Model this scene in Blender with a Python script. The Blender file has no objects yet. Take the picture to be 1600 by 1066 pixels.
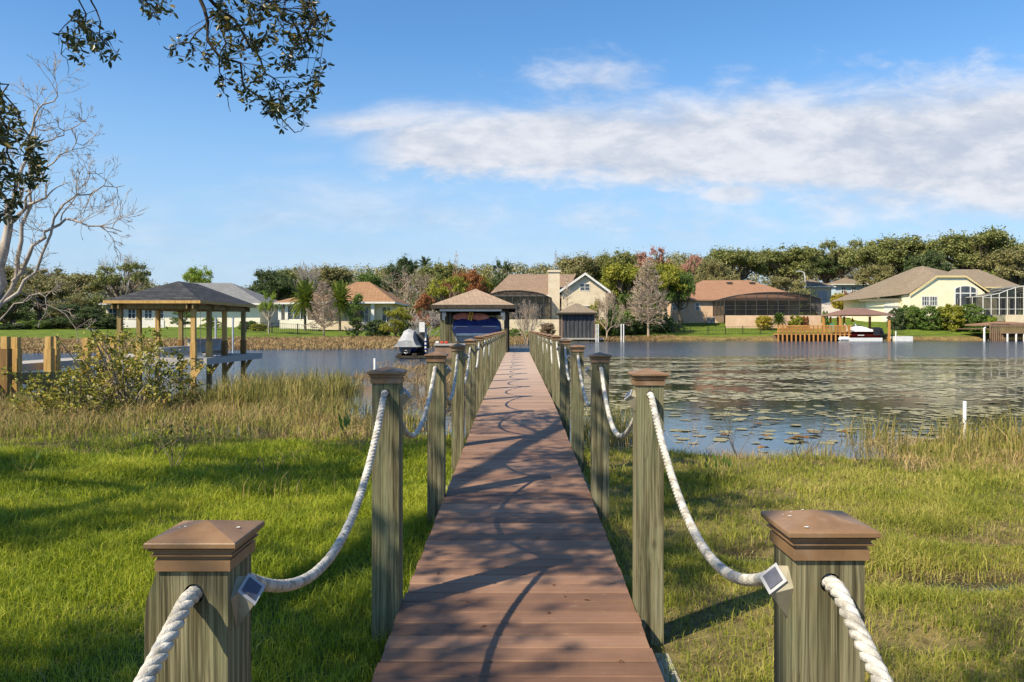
import bpy, math, random
import numpy as np
from mathutils import Vector
R = math.radians
random.seed(7)
SC = bpy.context.scene
COL = SC.collection
# ---------------------------------------------------------------- camera
F, CX, HY, ZC = 1220.0, 809.0, 513.0, 1.72
cam = bpy.data.cameras.new("camera")
cam.sensor_width = 36.0
cam.lens = F / 1600 * 36
cam.shift_x = (800 - CX) / 1600
cam.shift_y = (HY - 533) / 1600
cam.clip_start = 0.05
cam.clip_end = 3000
camo = bpy.data.objects.new("camera", cam)
COL.objects.link(camo)
camo.location = (0, 0, ZC)
camo.rotation_euler = (R(90), 0, 0)
SC.camera = camo
def X(px, d): return (px - CX) / F * d
def Z(py, d): return ZC + (HY - py) / F * d
# ---------------------------------------------------------------- light, exposure
SUN_L = Vector((.77, .63, -1.0)).normalized()
sun = bpy.data.lights.new("sun", 'SUN')
sun.energy = 5.0
sun.angle = R(.5)
sun.color = (1.0, .87, .66)
suno = bpy.data.objects.new("sun", sun)
COL.objects.link(suno)
suno.rotation_euler = SUN_L.to_track_quat('-Z', 'Y').to_euler()
suno.location = (-20, -20, 40)
SC.view_settings.view_transform = 'Standard'
SC.view_settings.look = 'None'
SC.view_settings.exposure = 0.66
SC.view_settings.gamma = 1
# ---------------------------------------------------------------- node helper
class NT:
    def __init__(s, nt): s.nt = nt; s.n = nt.nodes; s.l = nt.links
    def new(s, t, **kw):
        n = s.n.new(t)
        for k, v in kw.items(): setattr(n, k, v)
        return n
    def link(s, a, b): s.l.new(a, b)
    def val(s, a, sock):
        if hasattr(a, 'is_output') or isinstance(a, bpy.types.NodeSocket): s.link(a, sock)
        else: sock.default_value = a
    def m(s, op, a, b=0.0, c=0.0, clamp=False):
        n = s.new('ShaderNodeMath', operation=op); n.use_clamp = clamp
        s.val(a, n.inputs[0]); s.val(b, n.inputs[1])
        if op in ('MULTIPLY_ADD', 'SMOOTH_MIN', 'SMOOTH_MAX'): s.val(c, n.inputs[2])
        return n.outputs[0]
    def sstep(s, x, a, b, o0=0.0, o1=1.0):
        n = s.new('ShaderNodeMapRange', interpolation_type='SMOOTHSTEP')
        s.val(x, n.inputs[0]); n.inputs[1].default_value = a; n.inputs[2].default_value = b
        n.inputs[3].default_value = o0; n.inputs[4].default_value = o1
        return n.outputs[0]
    def noise(s, vec, scale, detail=4, rough=.55, dist=0):
        n = s.new('ShaderNodeTexNoise')
        if vec is not None: s.link(vec, n.inputs['Vector'])
        n.inputs['Scale'].default_value = scale; n.inputs['Detail'].default_value = detail
        n.inputs['Roughness'].default_value = rough; n.inputs['Distortion'].default_value = dist
        return n.outputs['Fac']
    def mapping(s, vec, scale=(1, 1, 1), loc=(0, 0, 0)):
        n = s.new('ShaderNodeMapping'); s.link(vec, n.inputs['Vector'])
        n.inputs['Scale'].default_value = scale; n.inputs['Location'].default_value = loc
        return n.outputs[0]
    def mix(s, f, a, b, mode='MIX'):
        n = s.new('ShaderNodeMix', data_type='RGBA', blend_type=mode)
        s.val(f, n.inputs[0])
        for v, k in ((a, 6), (b, 7)):
            if isinstance(v, tuple): n.inputs[k].default_value = (*v[:3], 1)
            else: s.link(v, n.inputs[k])
        return n.outputs[2]
    def ramp(s, f, cols):
        n = s.new('ShaderNodeValToRGB'); s.link(f, n.inputs[0])
        e = n.color_ramp.elements
        while len(e) < len(cols): e.new(.5)
        for i, c in enumerate(cols):
            e[i].position = i / max(1, len(cols) - 1); e[i].color = (*c, 1)
        return n.outputs[0]
# ---------------------------------------------------------------- world
W = bpy.data.worlds.new("World"); SC.world = W; W.use_nodes = True
w = NT(W.node_tree); w.n.clear()
sky = w.new('ShaderNodeTexSky', sky_type='NISHITA')
sky.sun_disc = False; sky.sun_elevation = R(45); sky.sun_rotation = math.atan2(-.77, -.63) % (2 * math.pi)
sky.air_density = 1.0; sky.dust_density = .35; sky.ozone_density = 3.0; sky.altitude = 50
hs = w.new('ShaderNodeHueSaturation'); hs.inputs['Saturation'].default_value = 1.15
w.link(w.mix(1.0, sky.outputs[0], (.90, .985, 1.03), 'MULTIPLY'), hs.inputs['Color'])
tc = w.new('ShaderNodeTexCoord')
sp = w.new('ShaderNodeSeparateXYZ'); w.link(tc.outputs['Generated'], sp.inputs[0])
ymax = w.m('MAXIMUM', sp.outputs[1], .08)
U = w.m('DIVIDE', sp.outputs[0], ymax); V = w.m('DIVIDE', sp.outputs[2], ymax)
uv = w.new('ShaderNodeCombineXYZ'); w.link(U, uv.inputs[0]); w.link(V, uv.inputs[1])
uvo = uv.outputs[0]
n1 = w.noise(w.mapping(uvo, (3.0, 9.0, 1)), 1.6, 8, .62, .3)
n2 = w.noise(w.mapping(uvo, (7, 16, 1), (3, 1, 0)), 2.0, 8, .62, .2)
n3 = w.noise(w.mapping(uvo, (1.2, 2.0, 1), (7, 2, 0)), 1.6, 4, .5)
def PU(px): return (px - CX) / F
def PV(py): return (HY - py) / F
def cloudband(px0, px1, vy0, vy1, t0, t1, amp, soft, nz, top=1.0):
    """a long cloud between two bearings; its axis and thickness change linearly"""
    f = w.m('DIVIDE', w.m('SUBTRACT', U, PU(px0)), PU(px1) - PU(px0))
    vc = w.m('MULTIPLY_ADD', f, PV(vy1) - PV(vy0), PV(vy0))
    th = w.m('MULTIPLY_ADD', w.m('MINIMUM', f, 1.4), (t1 - t0) / F, t0 / F)
    dv = w.m('ABSOLUTE', w.m('SUBTRACT', V, vc))
    e = w.m('SUBTRACT', th, dv)
    e = w.m('ADD', e, w.m('MULTIPLY', w.m('SUBTRACT', nz, .5), amp / F))
    fade = w.sstep(f, -.02, .10)
    return w.m('MULTIPLY', w.sstep(e, -soft / F, soft * 1.5 / F), fade)
def puff(px, py, rx, ry, nz, amp, lo=0.0, hi=.9):
    a = w.m('DIVIDE', w.m('SUBTRACT', U, PU(px)), rx / F)
    b = w.m('DIVIDE', w.m('SUBTRACT', V, PV(py)), ry / F)
    q = w.m('SQRT', w.m('ADD', w.m('MULTIPLY', a, a), w.m('MULTIPLY', b, b)))
    e = w.m('ADD', w.m('SUBTRACT', 1.0, q), w.m('MULTIPLY', w.m('SUBTRACT', nz, .5), amp))
    return w.sstep(e, lo, hi)
cl = [
    cloudband(440, 1600, 190, 236, 6, 108, 120, 26, n1),
    cloudband(540, 1600, 228, 240, 42, 78, 100, 18, n2),
    w.m('MULTIPLY', puff(930, 128, 150, 62, n2, 2.2, .0, 1.3), .66),
    w.m('MULTIPLY', puff(1215, 150, 170, 60, n2, 2.6, .1, 1.3), .55),
    w.m('MULTIPLY', puff(1480, 165, 260, 85, n2, 2.4, -.1, 1.1), .8),
    w.m('MULTIPLY', puff(1150, 302, 72, 27, n2, 1.3, .0, .7), .9),
    w.m('MULTIPLY', puff(1460, 290, 400, 95, n2, 1.9, -.1, 1.0), .8),
    w.m('MULTIPLY', puff(165, 250, 110, 17, n1, 1.6, .1, 1.6), .30),
    w.m('MULTIPLY', puff(480, 248, 120, 20, n1, 2.0, .1, 1.7), .22),
    w.m('MULTIPLY', puff(560, 335, 560, 75, n1, 3.0, -.1, 1.6), .55),
    w.m('MULTIPLY', puff(1050, 340, 420, 70, n2, 3.0, -.1, 1.6), .55),
    w.m('MULTIPLY', puff(900, 430, 1900, 110, n3, .8, .0, 1.0), .22),
]
dens = cl[0]
for c in cl[1:]: dens = w.m('MAXIMUM', dens, c)
vis = w.sstep(sp.outputs[1], .05, .25)
# blue-grey haze low over the horizon, all round
hz = w.sstep(sp.outputs[2], .0, .36, .85, 0)
skyc = w.mix(hz, hs.outputs[0], (.28 / .118, .395 / .118, .535 / .118))
bg = w.new('ShaderNodeBackground'); w.link(skyc, bg.inputs[0]); bg.inputs[1].default_value = .118
# fair-weather cloud elsewhere round the sky
n4 = w.noise(w.mapping(tc.outputs['Generated'], (1, 1, 3)), 2.4, 7, .6)
other = w.m('MULTIPLY', w.sstep(n4, .52, .72), w.m('SUBTRACT', 1.0, vis))
dens = w.m('MAXIMUM', w.m('MULTIPLY', dens, vis), w.m('MULTIPLY', other, .7), clamp=True)
ccol = w.ramp(w.sstep(w.m('ADD', w.m('MULTIPLY', n2, .55), w.m('MULTIPLY', n1, .45)), .36, .62),
              [(.46, .52, .63), (.58, .62, .70), (.70, .72, .78)])
bgc = w.new('ShaderNodeBackground'); w.link(ccol, bgc.inputs[0]); bgc.inputs[1].default_value = .75
mxs = w.new('ShaderNodeMixShader'); w.link(dens, mxs.inputs[0]); w.link(bg.outputs[0], mxs.inputs[1]); w.link(bgc.outputs[0], mxs.inputs[2])
wo = w.new('ShaderNodeOutputWorld'); w.link(mxs.outputs[0], wo.inputs[0])
# ---------------------------------------------------------------- materials
def M(name, cols, rough=.7, spec=.3, nscale=4, stretch=(1, 1, 1), detail=5, island=0.0, bump=0.0, bscale=None,
      metal=0.0, trans=0.0, lo=.32, hi=.68, coord='pos', alpha=1.0, nrough=.6, dirt=None, coat=0.0):
    m = bpy.data.materials.new(name); m.use_nodes = True
    t = NT(m.node_tree); t.n.clear()
    g = t.new('ShaderNodeNewGeometry')
    if coord == 'pos': vec = g.outputs['Position']
    else: vec = t.new('ShaderNodeTexCoord').outputs['Object']
    mp = t.mapping(vec, stretch)
    nz = t.noise(mp, nscale, detail, nrough)
    f = t.sstep(nz, lo, hi)
    if island > 0:
        f = t.m('ADD', t.m('MULTIPLY', f, 1 - island), t.m('MULTIPLY', g.outputs['Random Per Island'], island))
    c = t.ramp(f, cols) if len(cols) > 1 else None
    p = t.new('ShaderNodeBsdfPrincipled')
    if c is None: p.inputs['Base Color'].default_value = (*cols[0], 1)
    else:
        if dirt:
            dn = t.noise(t.mapping(vec, dirt[2] if len(dirt) > 2 else (1, 1, 1), (5, 3, 1)), dirt[1], 5, .65)
            c = t.mix(t.sstep(dn, .52, .70), c, dirt[0])
        t.link(c, p.inputs['Base Color'])
    p.inputs['Roughness'].default_value = rough
    p.inputs['Specular IOR Level'].default_value = spec
    p.inputs['Metallic'].default_value = metal
    p.inputs['Coat Weight'].default_value = coat
    if bump:
        b = t.new('ShaderNodeBump'); b.inputs['Strength'].default_value = bump; b.inputs['Distance'].default_value = .02
        t.link(t.noise(mp, bscale or nscale * 2, 6, .65), b.inputs['Height']); t.link(b.outputs[0], p.inputs['Normal'])
    sh = p.outputs[0]
    if trans > 0:
        tr = t.new('ShaderNodeBsdfTranslucent')
        if c is None: tr.inputs[0].default_value = (*cols[0], 1)
        else: t.link(t.mix(.5, c, (.55, .62, .10), 'MULTIPLY') if False else c, tr.inputs[0])
        mx = t.new('ShaderNodeMixShader'); mx.inputs[0].default_value = trans
        t.link(sh, mx.inputs[1]); t.link(tr.outputs[0], mx.inputs[2]); sh = mx.outputs[0]
    if alpha < 1:
        tr = t.new('ShaderNodeBsdfTransparent')
        mx = t.new('ShaderNodeMixShader'); mx.inputs[0].default_value = alpha
        t.link(tr.outputs[0], mx.inputs[1]); t.link(sh, mx.inputs[2]); sh = mx.outputs[0]
    o = t.new('ShaderNodeOutputMaterial'); t.link(sh, o.inputs[0])
    return m
def shingle(name, a, b, s=1.0):
    """asphalt shingles: rows of tabs with tone differences and fine grit"""
    m = bpy.data.materials.new(name); m.use_nodes = True
    t = NT(m.node_tree); t.n.clear()
    g = t.new('ShaderNodeNewGeometry'); s3 = t.new('ShaderNodeSeparateXYZ'); t.link(g.outputs['Position'], s3.inputs[0])
    cx_ = t.new('ShaderNodeCombineXYZ'); t.link(t.m('ADD', s3.outputs[0], s3.outputs[1]), cx_.inputs[0]); t.link(t.m('MULTIPLY', s3.outputs[2], 2.2), cx_.inputs[1])
    br = t.new('ShaderNodeTexBrick'); t.link(cx_.outputs[0], br.inputs[0])
    br.inputs['Scale'].default_value = 1.0; br.inputs['Brick Width'].default_value = .30 * s; br.inputs['Row Height'].default_value = .14 * s
    br.inputs['Mortar Size'].default_value = .012 * s; br.inputs['Bias'].default_value = 0
    br.inputs['Color1'].default_value = (*a, 1); br.inputs['Color2'].default_value = (*b, 1); br.inputs['Mortar'].default_value = (*[v * .45 for v in a], 1)
    nz = t.noise(g.outputs['Position'], .6, 5, .6)
    c = t.mix(t.sstep(nz, .35, .7, 0, .45), br.outputs[0], tuple(v * .62 for v in b))
    p = t.new('ShaderNodeBsdfPrincipled'); t.link(c, p.inputs['Base Color']); p.inputs['Roughness'].default_value = .9
    p.inputs['Specular IOR Level'].default_value = .15
    o = t.new('ShaderNodeOutputMaterial'); t.link(p.outputs[0], o.inputs[0])
    return m
MT = {}
MT['post_old'] = M('weathered_post_wood', [(.085, .078, .045), (.19, .175, .10), (.30, .275, .165), (.235, .25, .155)], .85, .2, 1.3, (26, 26, .9), 6, 0, .55, 2.4, coord='pos', dirt=((.10, .10, .06), 2.2, (3, 3, .7)))
def postwood():
    m = bpy.data.materials.new('weathered_post_wood'); m.use_nodes = True
    t = NT(m.node_tree); t.n.clear()
    g = t.new('ShaderNodeNewGeometry'); pos = g.outputs['Position']
    warp = t.noise(t.mapping(pos, (4, 4, 1.2)), 1.0, 3, .5)
    vv = t.new('ShaderNodeVectorMath', operation='ADD'); t.link(pos, vv.inputs[0])
    cb = t.new('ShaderNodeCombineXYZ'); k = t.m('MULTIPLY', t.m('SUBTRACT', warp, .5), .05); t.link(k, cb.inputs[0]); t.link(k, cb.inputs[1]); t.link(cb.outputs[0], vv.inputs[1])
    p_ = vv.outputs[0]
    fine = t.noise(t.mapping(p_, (1, 1, .012)), 130, 4, .6)
    broad = t.noise(t.mapping(p_, (1, 1, .02)), 42, 4, .6, .4)
    blot = t.noise(t.mapping(p_, (1, 1, .3)), 5, 5, .6)
    f = t.m('ADD', t.m('MULTIPLY', t.sstep(broad, .36, .64), .6), t.m('MULTIPLY', t.sstep(fine, .35, .65), .4))
    c = t.ramp(f, [(.040, .036, .020), (.115, .103, .055), (.215, .195, .112), (.275, .255, .155)])
    c = t.mix(t.sstep(blot, .48, .66, 0, .5), c, (.16, .19, .105))
    c = t.mix(t.sstep(t.noise(t.mapping(p_, (1, 1, .35), (3, 3, 9)), 3.2, 5, .6), .55, .72, 0, .6), c, (.10, .072, .042))
    ln = t.noise(t.mapping(p_, (1, 1, .010), (7, 1, 2)), 75, 3, .5)
    c = t.mix(t.sstep(t.m('ABSOLUTE', t.m('SUBTRACT', ln, .5)), .0, .035, .5, 0), c, (.045, .038, .022))
    ln2 = t.noise(t.mapping(p_, (1, 1, .02), (1, 8, 2)), 22, 2, .5)
    c = t.mix(t.sstep(t.m('ABSOLUTE', t.m('SUBTRACT', ln2, .47)), .0, .018, .6, 0), c, (.055, .042, .026))
    # a knot here and there
    vo = t.new('ShaderNodeTexVoronoi'); t.link(t.mapping(pos, (5.2, 5.2, 2.4)), vo.inputs[0]); vo.inputs['Scale'].default_value = 1.0
    c = t.mix(t.sstep(vo.outputs['Distance'], .055, .12, .75, 0), c, (.055, .032, .018))
    b = t.new('ShaderNodeBump'); b.inputs['Strength'].default_value = .5; b.inputs['Distance'].default_value = .004; t.link(f, b.inputs['Height'])
    p = t.new('ShaderNodeBsdfPrincipled'); t.link(c, p.inputs['Base Color']); p.inputs['Roughness'].default_value = .85; p.inputs['Specular IOR Level'].default_value = .2
    t.link(b.outputs[0], p.inputs['Normal'])
    o = t.new('ShaderNodeOutputMaterial'); t.link(p.outputs[0], o.inputs[0]); return m
MT['post'] = postwood()
MT['sill'] = M('pale_treated_wood', [(.25, .23, .17), (.40, .38, .30)], .85, .2, 1.3, (22, 3, 22), 5)
MT['cap'] = M('brown_cap_plastic', [(.165, .095, .046), (.215, .126, .062), (.25, .152, .080)], .5, .45, 7, (1, 1, 1), 6, 0, .06, 60, dirt=((.27, .19, .13), 5))
MT['speck'] = M('white_droppings', [(.7, .7, .66)], .8)
MT['rope'] = M('white_rope', [(.30, .28, .24), (.52, .50, .45), (.66, .64, .58)], .9, .15, 26, (1, 1, 1), 6, 0, .5, 120, dirt=((.30, .31, .33), 8))
MT['hole'] = M('dark_bore', [(.05, .045, .03), (.10, .085, .06)], .9)
MT['solar'] = M('solar_panel_glass', [(.045, .05, .075), (.06, .068, .10)], .25, .5, 80, coat=.3)
MT['lampframe'] = M('lamp_frame_grey', [(.30, .31, .33), (.38, .39, .41)], .45, .4)
MT['lamptan'] = M('lamp_body_tan', [(.28, .26, .19), (.36, .33, .24)], .6, .3, 14)
MT['deckdark'] = M('joist_wood', [(.08, .06, .04), (.16, .12, .08)], .9)
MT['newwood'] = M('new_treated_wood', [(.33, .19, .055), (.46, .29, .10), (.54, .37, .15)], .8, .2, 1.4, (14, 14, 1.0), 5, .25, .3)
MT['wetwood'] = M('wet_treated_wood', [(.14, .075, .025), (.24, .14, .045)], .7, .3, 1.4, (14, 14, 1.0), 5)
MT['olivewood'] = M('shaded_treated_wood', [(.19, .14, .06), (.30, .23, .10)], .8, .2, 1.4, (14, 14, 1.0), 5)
MT['dockgrey'] = M('grey_dock_boards', [(.30, .28, .25), (.42, .40, .37)], .8, .2, 3, (1, 12, 1), 4, .6)
MT['orangewood'] = M('orange_stained_wood', [(.42, .20, .06), (.55, .28, .09)], .8, .2, 2, (5, 5, 1), 4, .5)
MT['brownwood'] = M('weathered_brown_wood', [(.16, .10, .07), (.28, .19, .13)], .85, .2, 2, (5, 5, 1), 4, .5)
MT['darkwood'] = M('dark_stained_wood', [(.035, .03, .024), (.075, .062, .045)], .85, .2, 3, (8, 8, 1), 4)
MT['shingle_black'] = shingle('charcoal_shingles', (.035, .037, .042), (.075, .078, .085))
MT['shingle_tan'] = shingle('tan_shingles', (.30, .215, .15), (.40, .30, .215), .8)
MT['shingle_orange'] = shingle('orange_brown_shingles', (.29, .165, .088), (.37, .215, .118), 1.6)
MT['shingle_brown'] = shingle('brown_shingles', (.235, .165, .115), (.30, .215, .155), 1.6)
MT['shingle_red'] = shingle('red_brown_shingles', (.30, .165, .10), (.36, .205, .13), 1.6)
MT['shingle_dark'] = shingle('pinkish_brown_shingles', (.21, .125, .10), (.26, .155, .125), 1.6)
MT['shingle_taupe'] = shingle('taupe_shingles', (.22, .175, .125), (.28, .225, .165), 1.6)
MT['shingle_grey'] = shingle('grey_shingles', (.17, .175, .18), (.23, .235, .24), 1.6)
MT['white'] = M('white_paint', [(.62, .61, .58), (.72, .71, .68)], .6, .3, 2)
MT['cream'] = M('cream_stucco', [(.60, .50, .36), (.68, .58, .43)], .9, .2, 1.2)
MT['peach'] = M('peach_stucco', [(.58, .40, .27), (.66, .47, .33)], .9, .2, 1.2)
MT['yellow'] = M('pale_yellow_stucco', [(.76, .69, .48), (.82, .76, .55)], .9, .2, 1.0)
MT['ytrim'] = M('pale_trim', [(.62, .50, .25), (.66, .54, .29)], .8)
MT['offwhite'] = M('offwhite_stucco', [(.66, .62, .52), (.74, .70, .60)], .9, .2, 1.0)
MT['bluewall'] = M('pale_blue_siding', [(.42, .52, .60), (.50, .60, .68)], .8)
MT['greige'] = M('greige_stucco', [(.52, .46, .36), (.58, .52, .42)], .9)
MT['glass'] = M('window_glass', [(.035, .045, .055), (.08, .09, .10)], .08, .6, 1.5)
MT['screen'] = M('insect_screen', [(.02, .021, .022)], .8, .1, alpha=.62)
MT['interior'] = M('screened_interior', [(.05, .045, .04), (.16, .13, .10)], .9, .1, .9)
MT['frame_dark'] = M('dark_bronze_frame', [(.05, .045, .04), (.075, .07, .06)], .5, .4)
MT['shutter'] = M('shade_fabric', [(.035, .036, .040), (.075, .078, .085)], .85, .15, 1.5, (4, 4, .5), 4, 0, .2)
MT['bluecanvas'] = M('blue_canvas', [(.008, .020, .135), (.014, .035, .20)], .7, .25, 3, bump=.4)
MT['bluegel'] = M('blue_gelcoat', [(.006, .02, .16), (.012, .03, .23)], .2, .5, coat=.4)
MT['silver'] = M('silver_hull', [(.22, .21, .21), (.34, .33, .33)], .35, .5, 2)
MT['whitegel'] = M('white_gelcoat', [(.62, .62, .62), (.72, .72, .70)], .25, .5)
MT['redgel'] = M('red_gelcoat', [(.42, .02, .02), (.50, .035, .03)], .25, .5)
MT['blackgel'] = M('black_gelcoat', [(.012, .012, .014), (.025, .025, .028)], .3, .5)
MT['greycover'] = M('grey_cover_fabric', [(.30, .31, .32), (.42, .43, .44)], .8, .2, 3, bump=.4)
MT['darkcover'] = M('dark_cover_fabric', [(.05, .055, .06), (.10, .105, .11)], .8, .2, 4, bump=.4)
MT['pink'] = M('pink_foam', [(.58, .20, .17), (.66, .27, .22)], .6, .3, 3)
MT['yel'] = M('yellow_foam', [(.70, .48, .10)], .6)
MT['teal'] = M('teal_plastic', [(.03, .30, .24)], .5)
MT['redp'] = M('red_plastic', [(.50, .04, .03)], .5)
MT['metal'] = M('galvanised_metal', [(.45, .45, .45), (.58, .58, .58)], .4, .5, metal=.5)
MT['concrete'] = M('driveway_concrete', [(.42, .38, .32), (.50, .46, .40)], .9)
MT['fence'] = M('black_fence_metal', [(.02, .022, .022)], .5)
# foliage
def leafm(name, cols, trans=.25): return M(name, cols, .55, .3, .35, (1, 1, 1), 3, .62, trans=trans)
MT['l_oak'] = leafm('oak_foliage', [(.085, .105, .028), (.185, .205, .055), (.330, .325, .115)])
MT['l_oak2'] = leafm('dusty_oak_foliage', [(.115, .115, .040), (.240, .225, .085), (.390, .350, .155)])
MT['l_green'] = leafm('green_foliage', [(0.042, 0.0825, 0.015), (0.105, 0.1725, 0.03), (0.2025, 0.2775, 0.06)])
MT['l_bright'] = leafm('bright_foliage', [(0.116, 0.1885, 0.0174), (0.2465, 0.3335, 0.0319), (0.406, 0.4785, 0.0653)])
MT['l_olive'] = leafm('yellow_green_foliage', [(.105, .135, .015), (.250, .260, .026), (.400, .370, .050)])
MT['l_dark'] = leafm('dark_foliage', [(0.0306, 0.0544, 0.017), (0.0765, 0.1105, 0.034), (0.1445, 0.1785, 0.0646)])
MT['l_rust'] = leafm('rust_foliage', [(0.15, 0.0525, 0.02), (0.2875, 0.1125, 0.0375), (0.4125, 0.1875, 0.075)])
MT['l_red'] = leafm('red_bud_foliage', [(.34, .16, .11), (.44, .22, .16), (.50, .32, .24)])
MT['l_tan'] = leafm('tan_foliage', [(.15, .10, .06), (.24, .17, .11), (.32, .25, .18)])
MT['l_croton'] = leafm('yellow_shrub_foliage', [(0.192, 0.192, 0.024), (0.408, 0.348, 0.036), (0.48, 0.264, 0.048)])
MT['l_palm'] = leafm('palm_fronds', [(0.07, 0.112, 0.014), (0.168, 0.217, 0.028), (0.28, 0.301, 0.056)])
MT['l_near'] = M('oak_leaves', [(.018, .030, .008), (.045, .062, .014), (.090, .100, .022), (.21, .15, .03)], .38, .5, 3, island=.85, trans=.18)
MT['l_bush'] = M('waterside_shrub_leaves', [(.05, .07, .012), (.16, .18, .024), (.34, .30, .05), (.45, .26, .045)], .5, .3, 1.2, island=.6, trans=.3)
MT['bark'] = M('oak_bark', [(.045, .036, .028), (.11, .09, .07)], .9, .15, 4, (2, 2, .6), 5, bump=.5)
MT['bark_pale'] = M('pale_bark', [(.20, .165, .13), (.33, .28, .23), (.45, .40, .34)], .9, .15, 3, (1, 1, .5), 5)
MT['twig'] = M('bare_twigs', [(.24, .18, .13), (.38, .30, .22), (.50, .41, .32)], .9, .15, .8, island=.4)
MT['twig_grey'] = M('grey_twigs', [(.26, .225, .19), (.42, .38, .33)], .9, .15, .8, island=.4)
MT['bark_mid'] = M('brown_bark', [(.10, .08, .06), (.20, .16, .12)], .9, .15, 2)
MT['grass'] = M('lawn_grass', [(0.0805, 0.1265, 0.0092), (0.2127, 0.276, 0.0161), (0.3565, 0.4025, 0.0253), (0.552, 0.5175, 0.0805)], .55, .3, .9, (1, 1, 1), 4, .55, trans=.35)
MT['grass_r'] = M('yellowing_grass', [(.085, .115, .012), (.215, .250, .030), (.370, .360, .060), (.54, .44, .17)], .55, .3, .9, (1, 1, 1), 4, .55, trans=.35)
MT['straw'] = M('dry_grass', [(0.168, 0.112, 0.0392), (0.3584, 0.2464, 0.1008), (0.5264, 0.392, 0.1904), (0.336, 0.3248, 0.0896)], .7, .2, .7, (1, 1, 1), 4, .6, trans=.25)
MT['reed'] = M('green_reeds', [(0.115, 0.0978, 0.0287), (0.1955, 0.1955, 0.0403), (0.345, 0.2875, 0.092), (0.46, 0.2875, 0.138)], .55, .3, .8, (1, 1, 1), 4, .65, trans=.3)
MT['marsh'] = M('marsh_reeds', [(.19, .12, .055), (.31, .205, .10), (.40, .29, .15), (.26, .23, .08)], .8, .2, .12, (1, 2.5, 1), 4, .5, trans=.2)
MT['pad'] = M('lily_pad', [(.075, .066, .022), (.17, .155, .05), (.31, .27, .11), (.46, .40, .26)], .4, .4, .5, island=.85)
MT['deadleaf'] = M('dead_leaf', [(.10, .05, .02), (.20, .11, .04)], .7, .2, 9)
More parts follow.
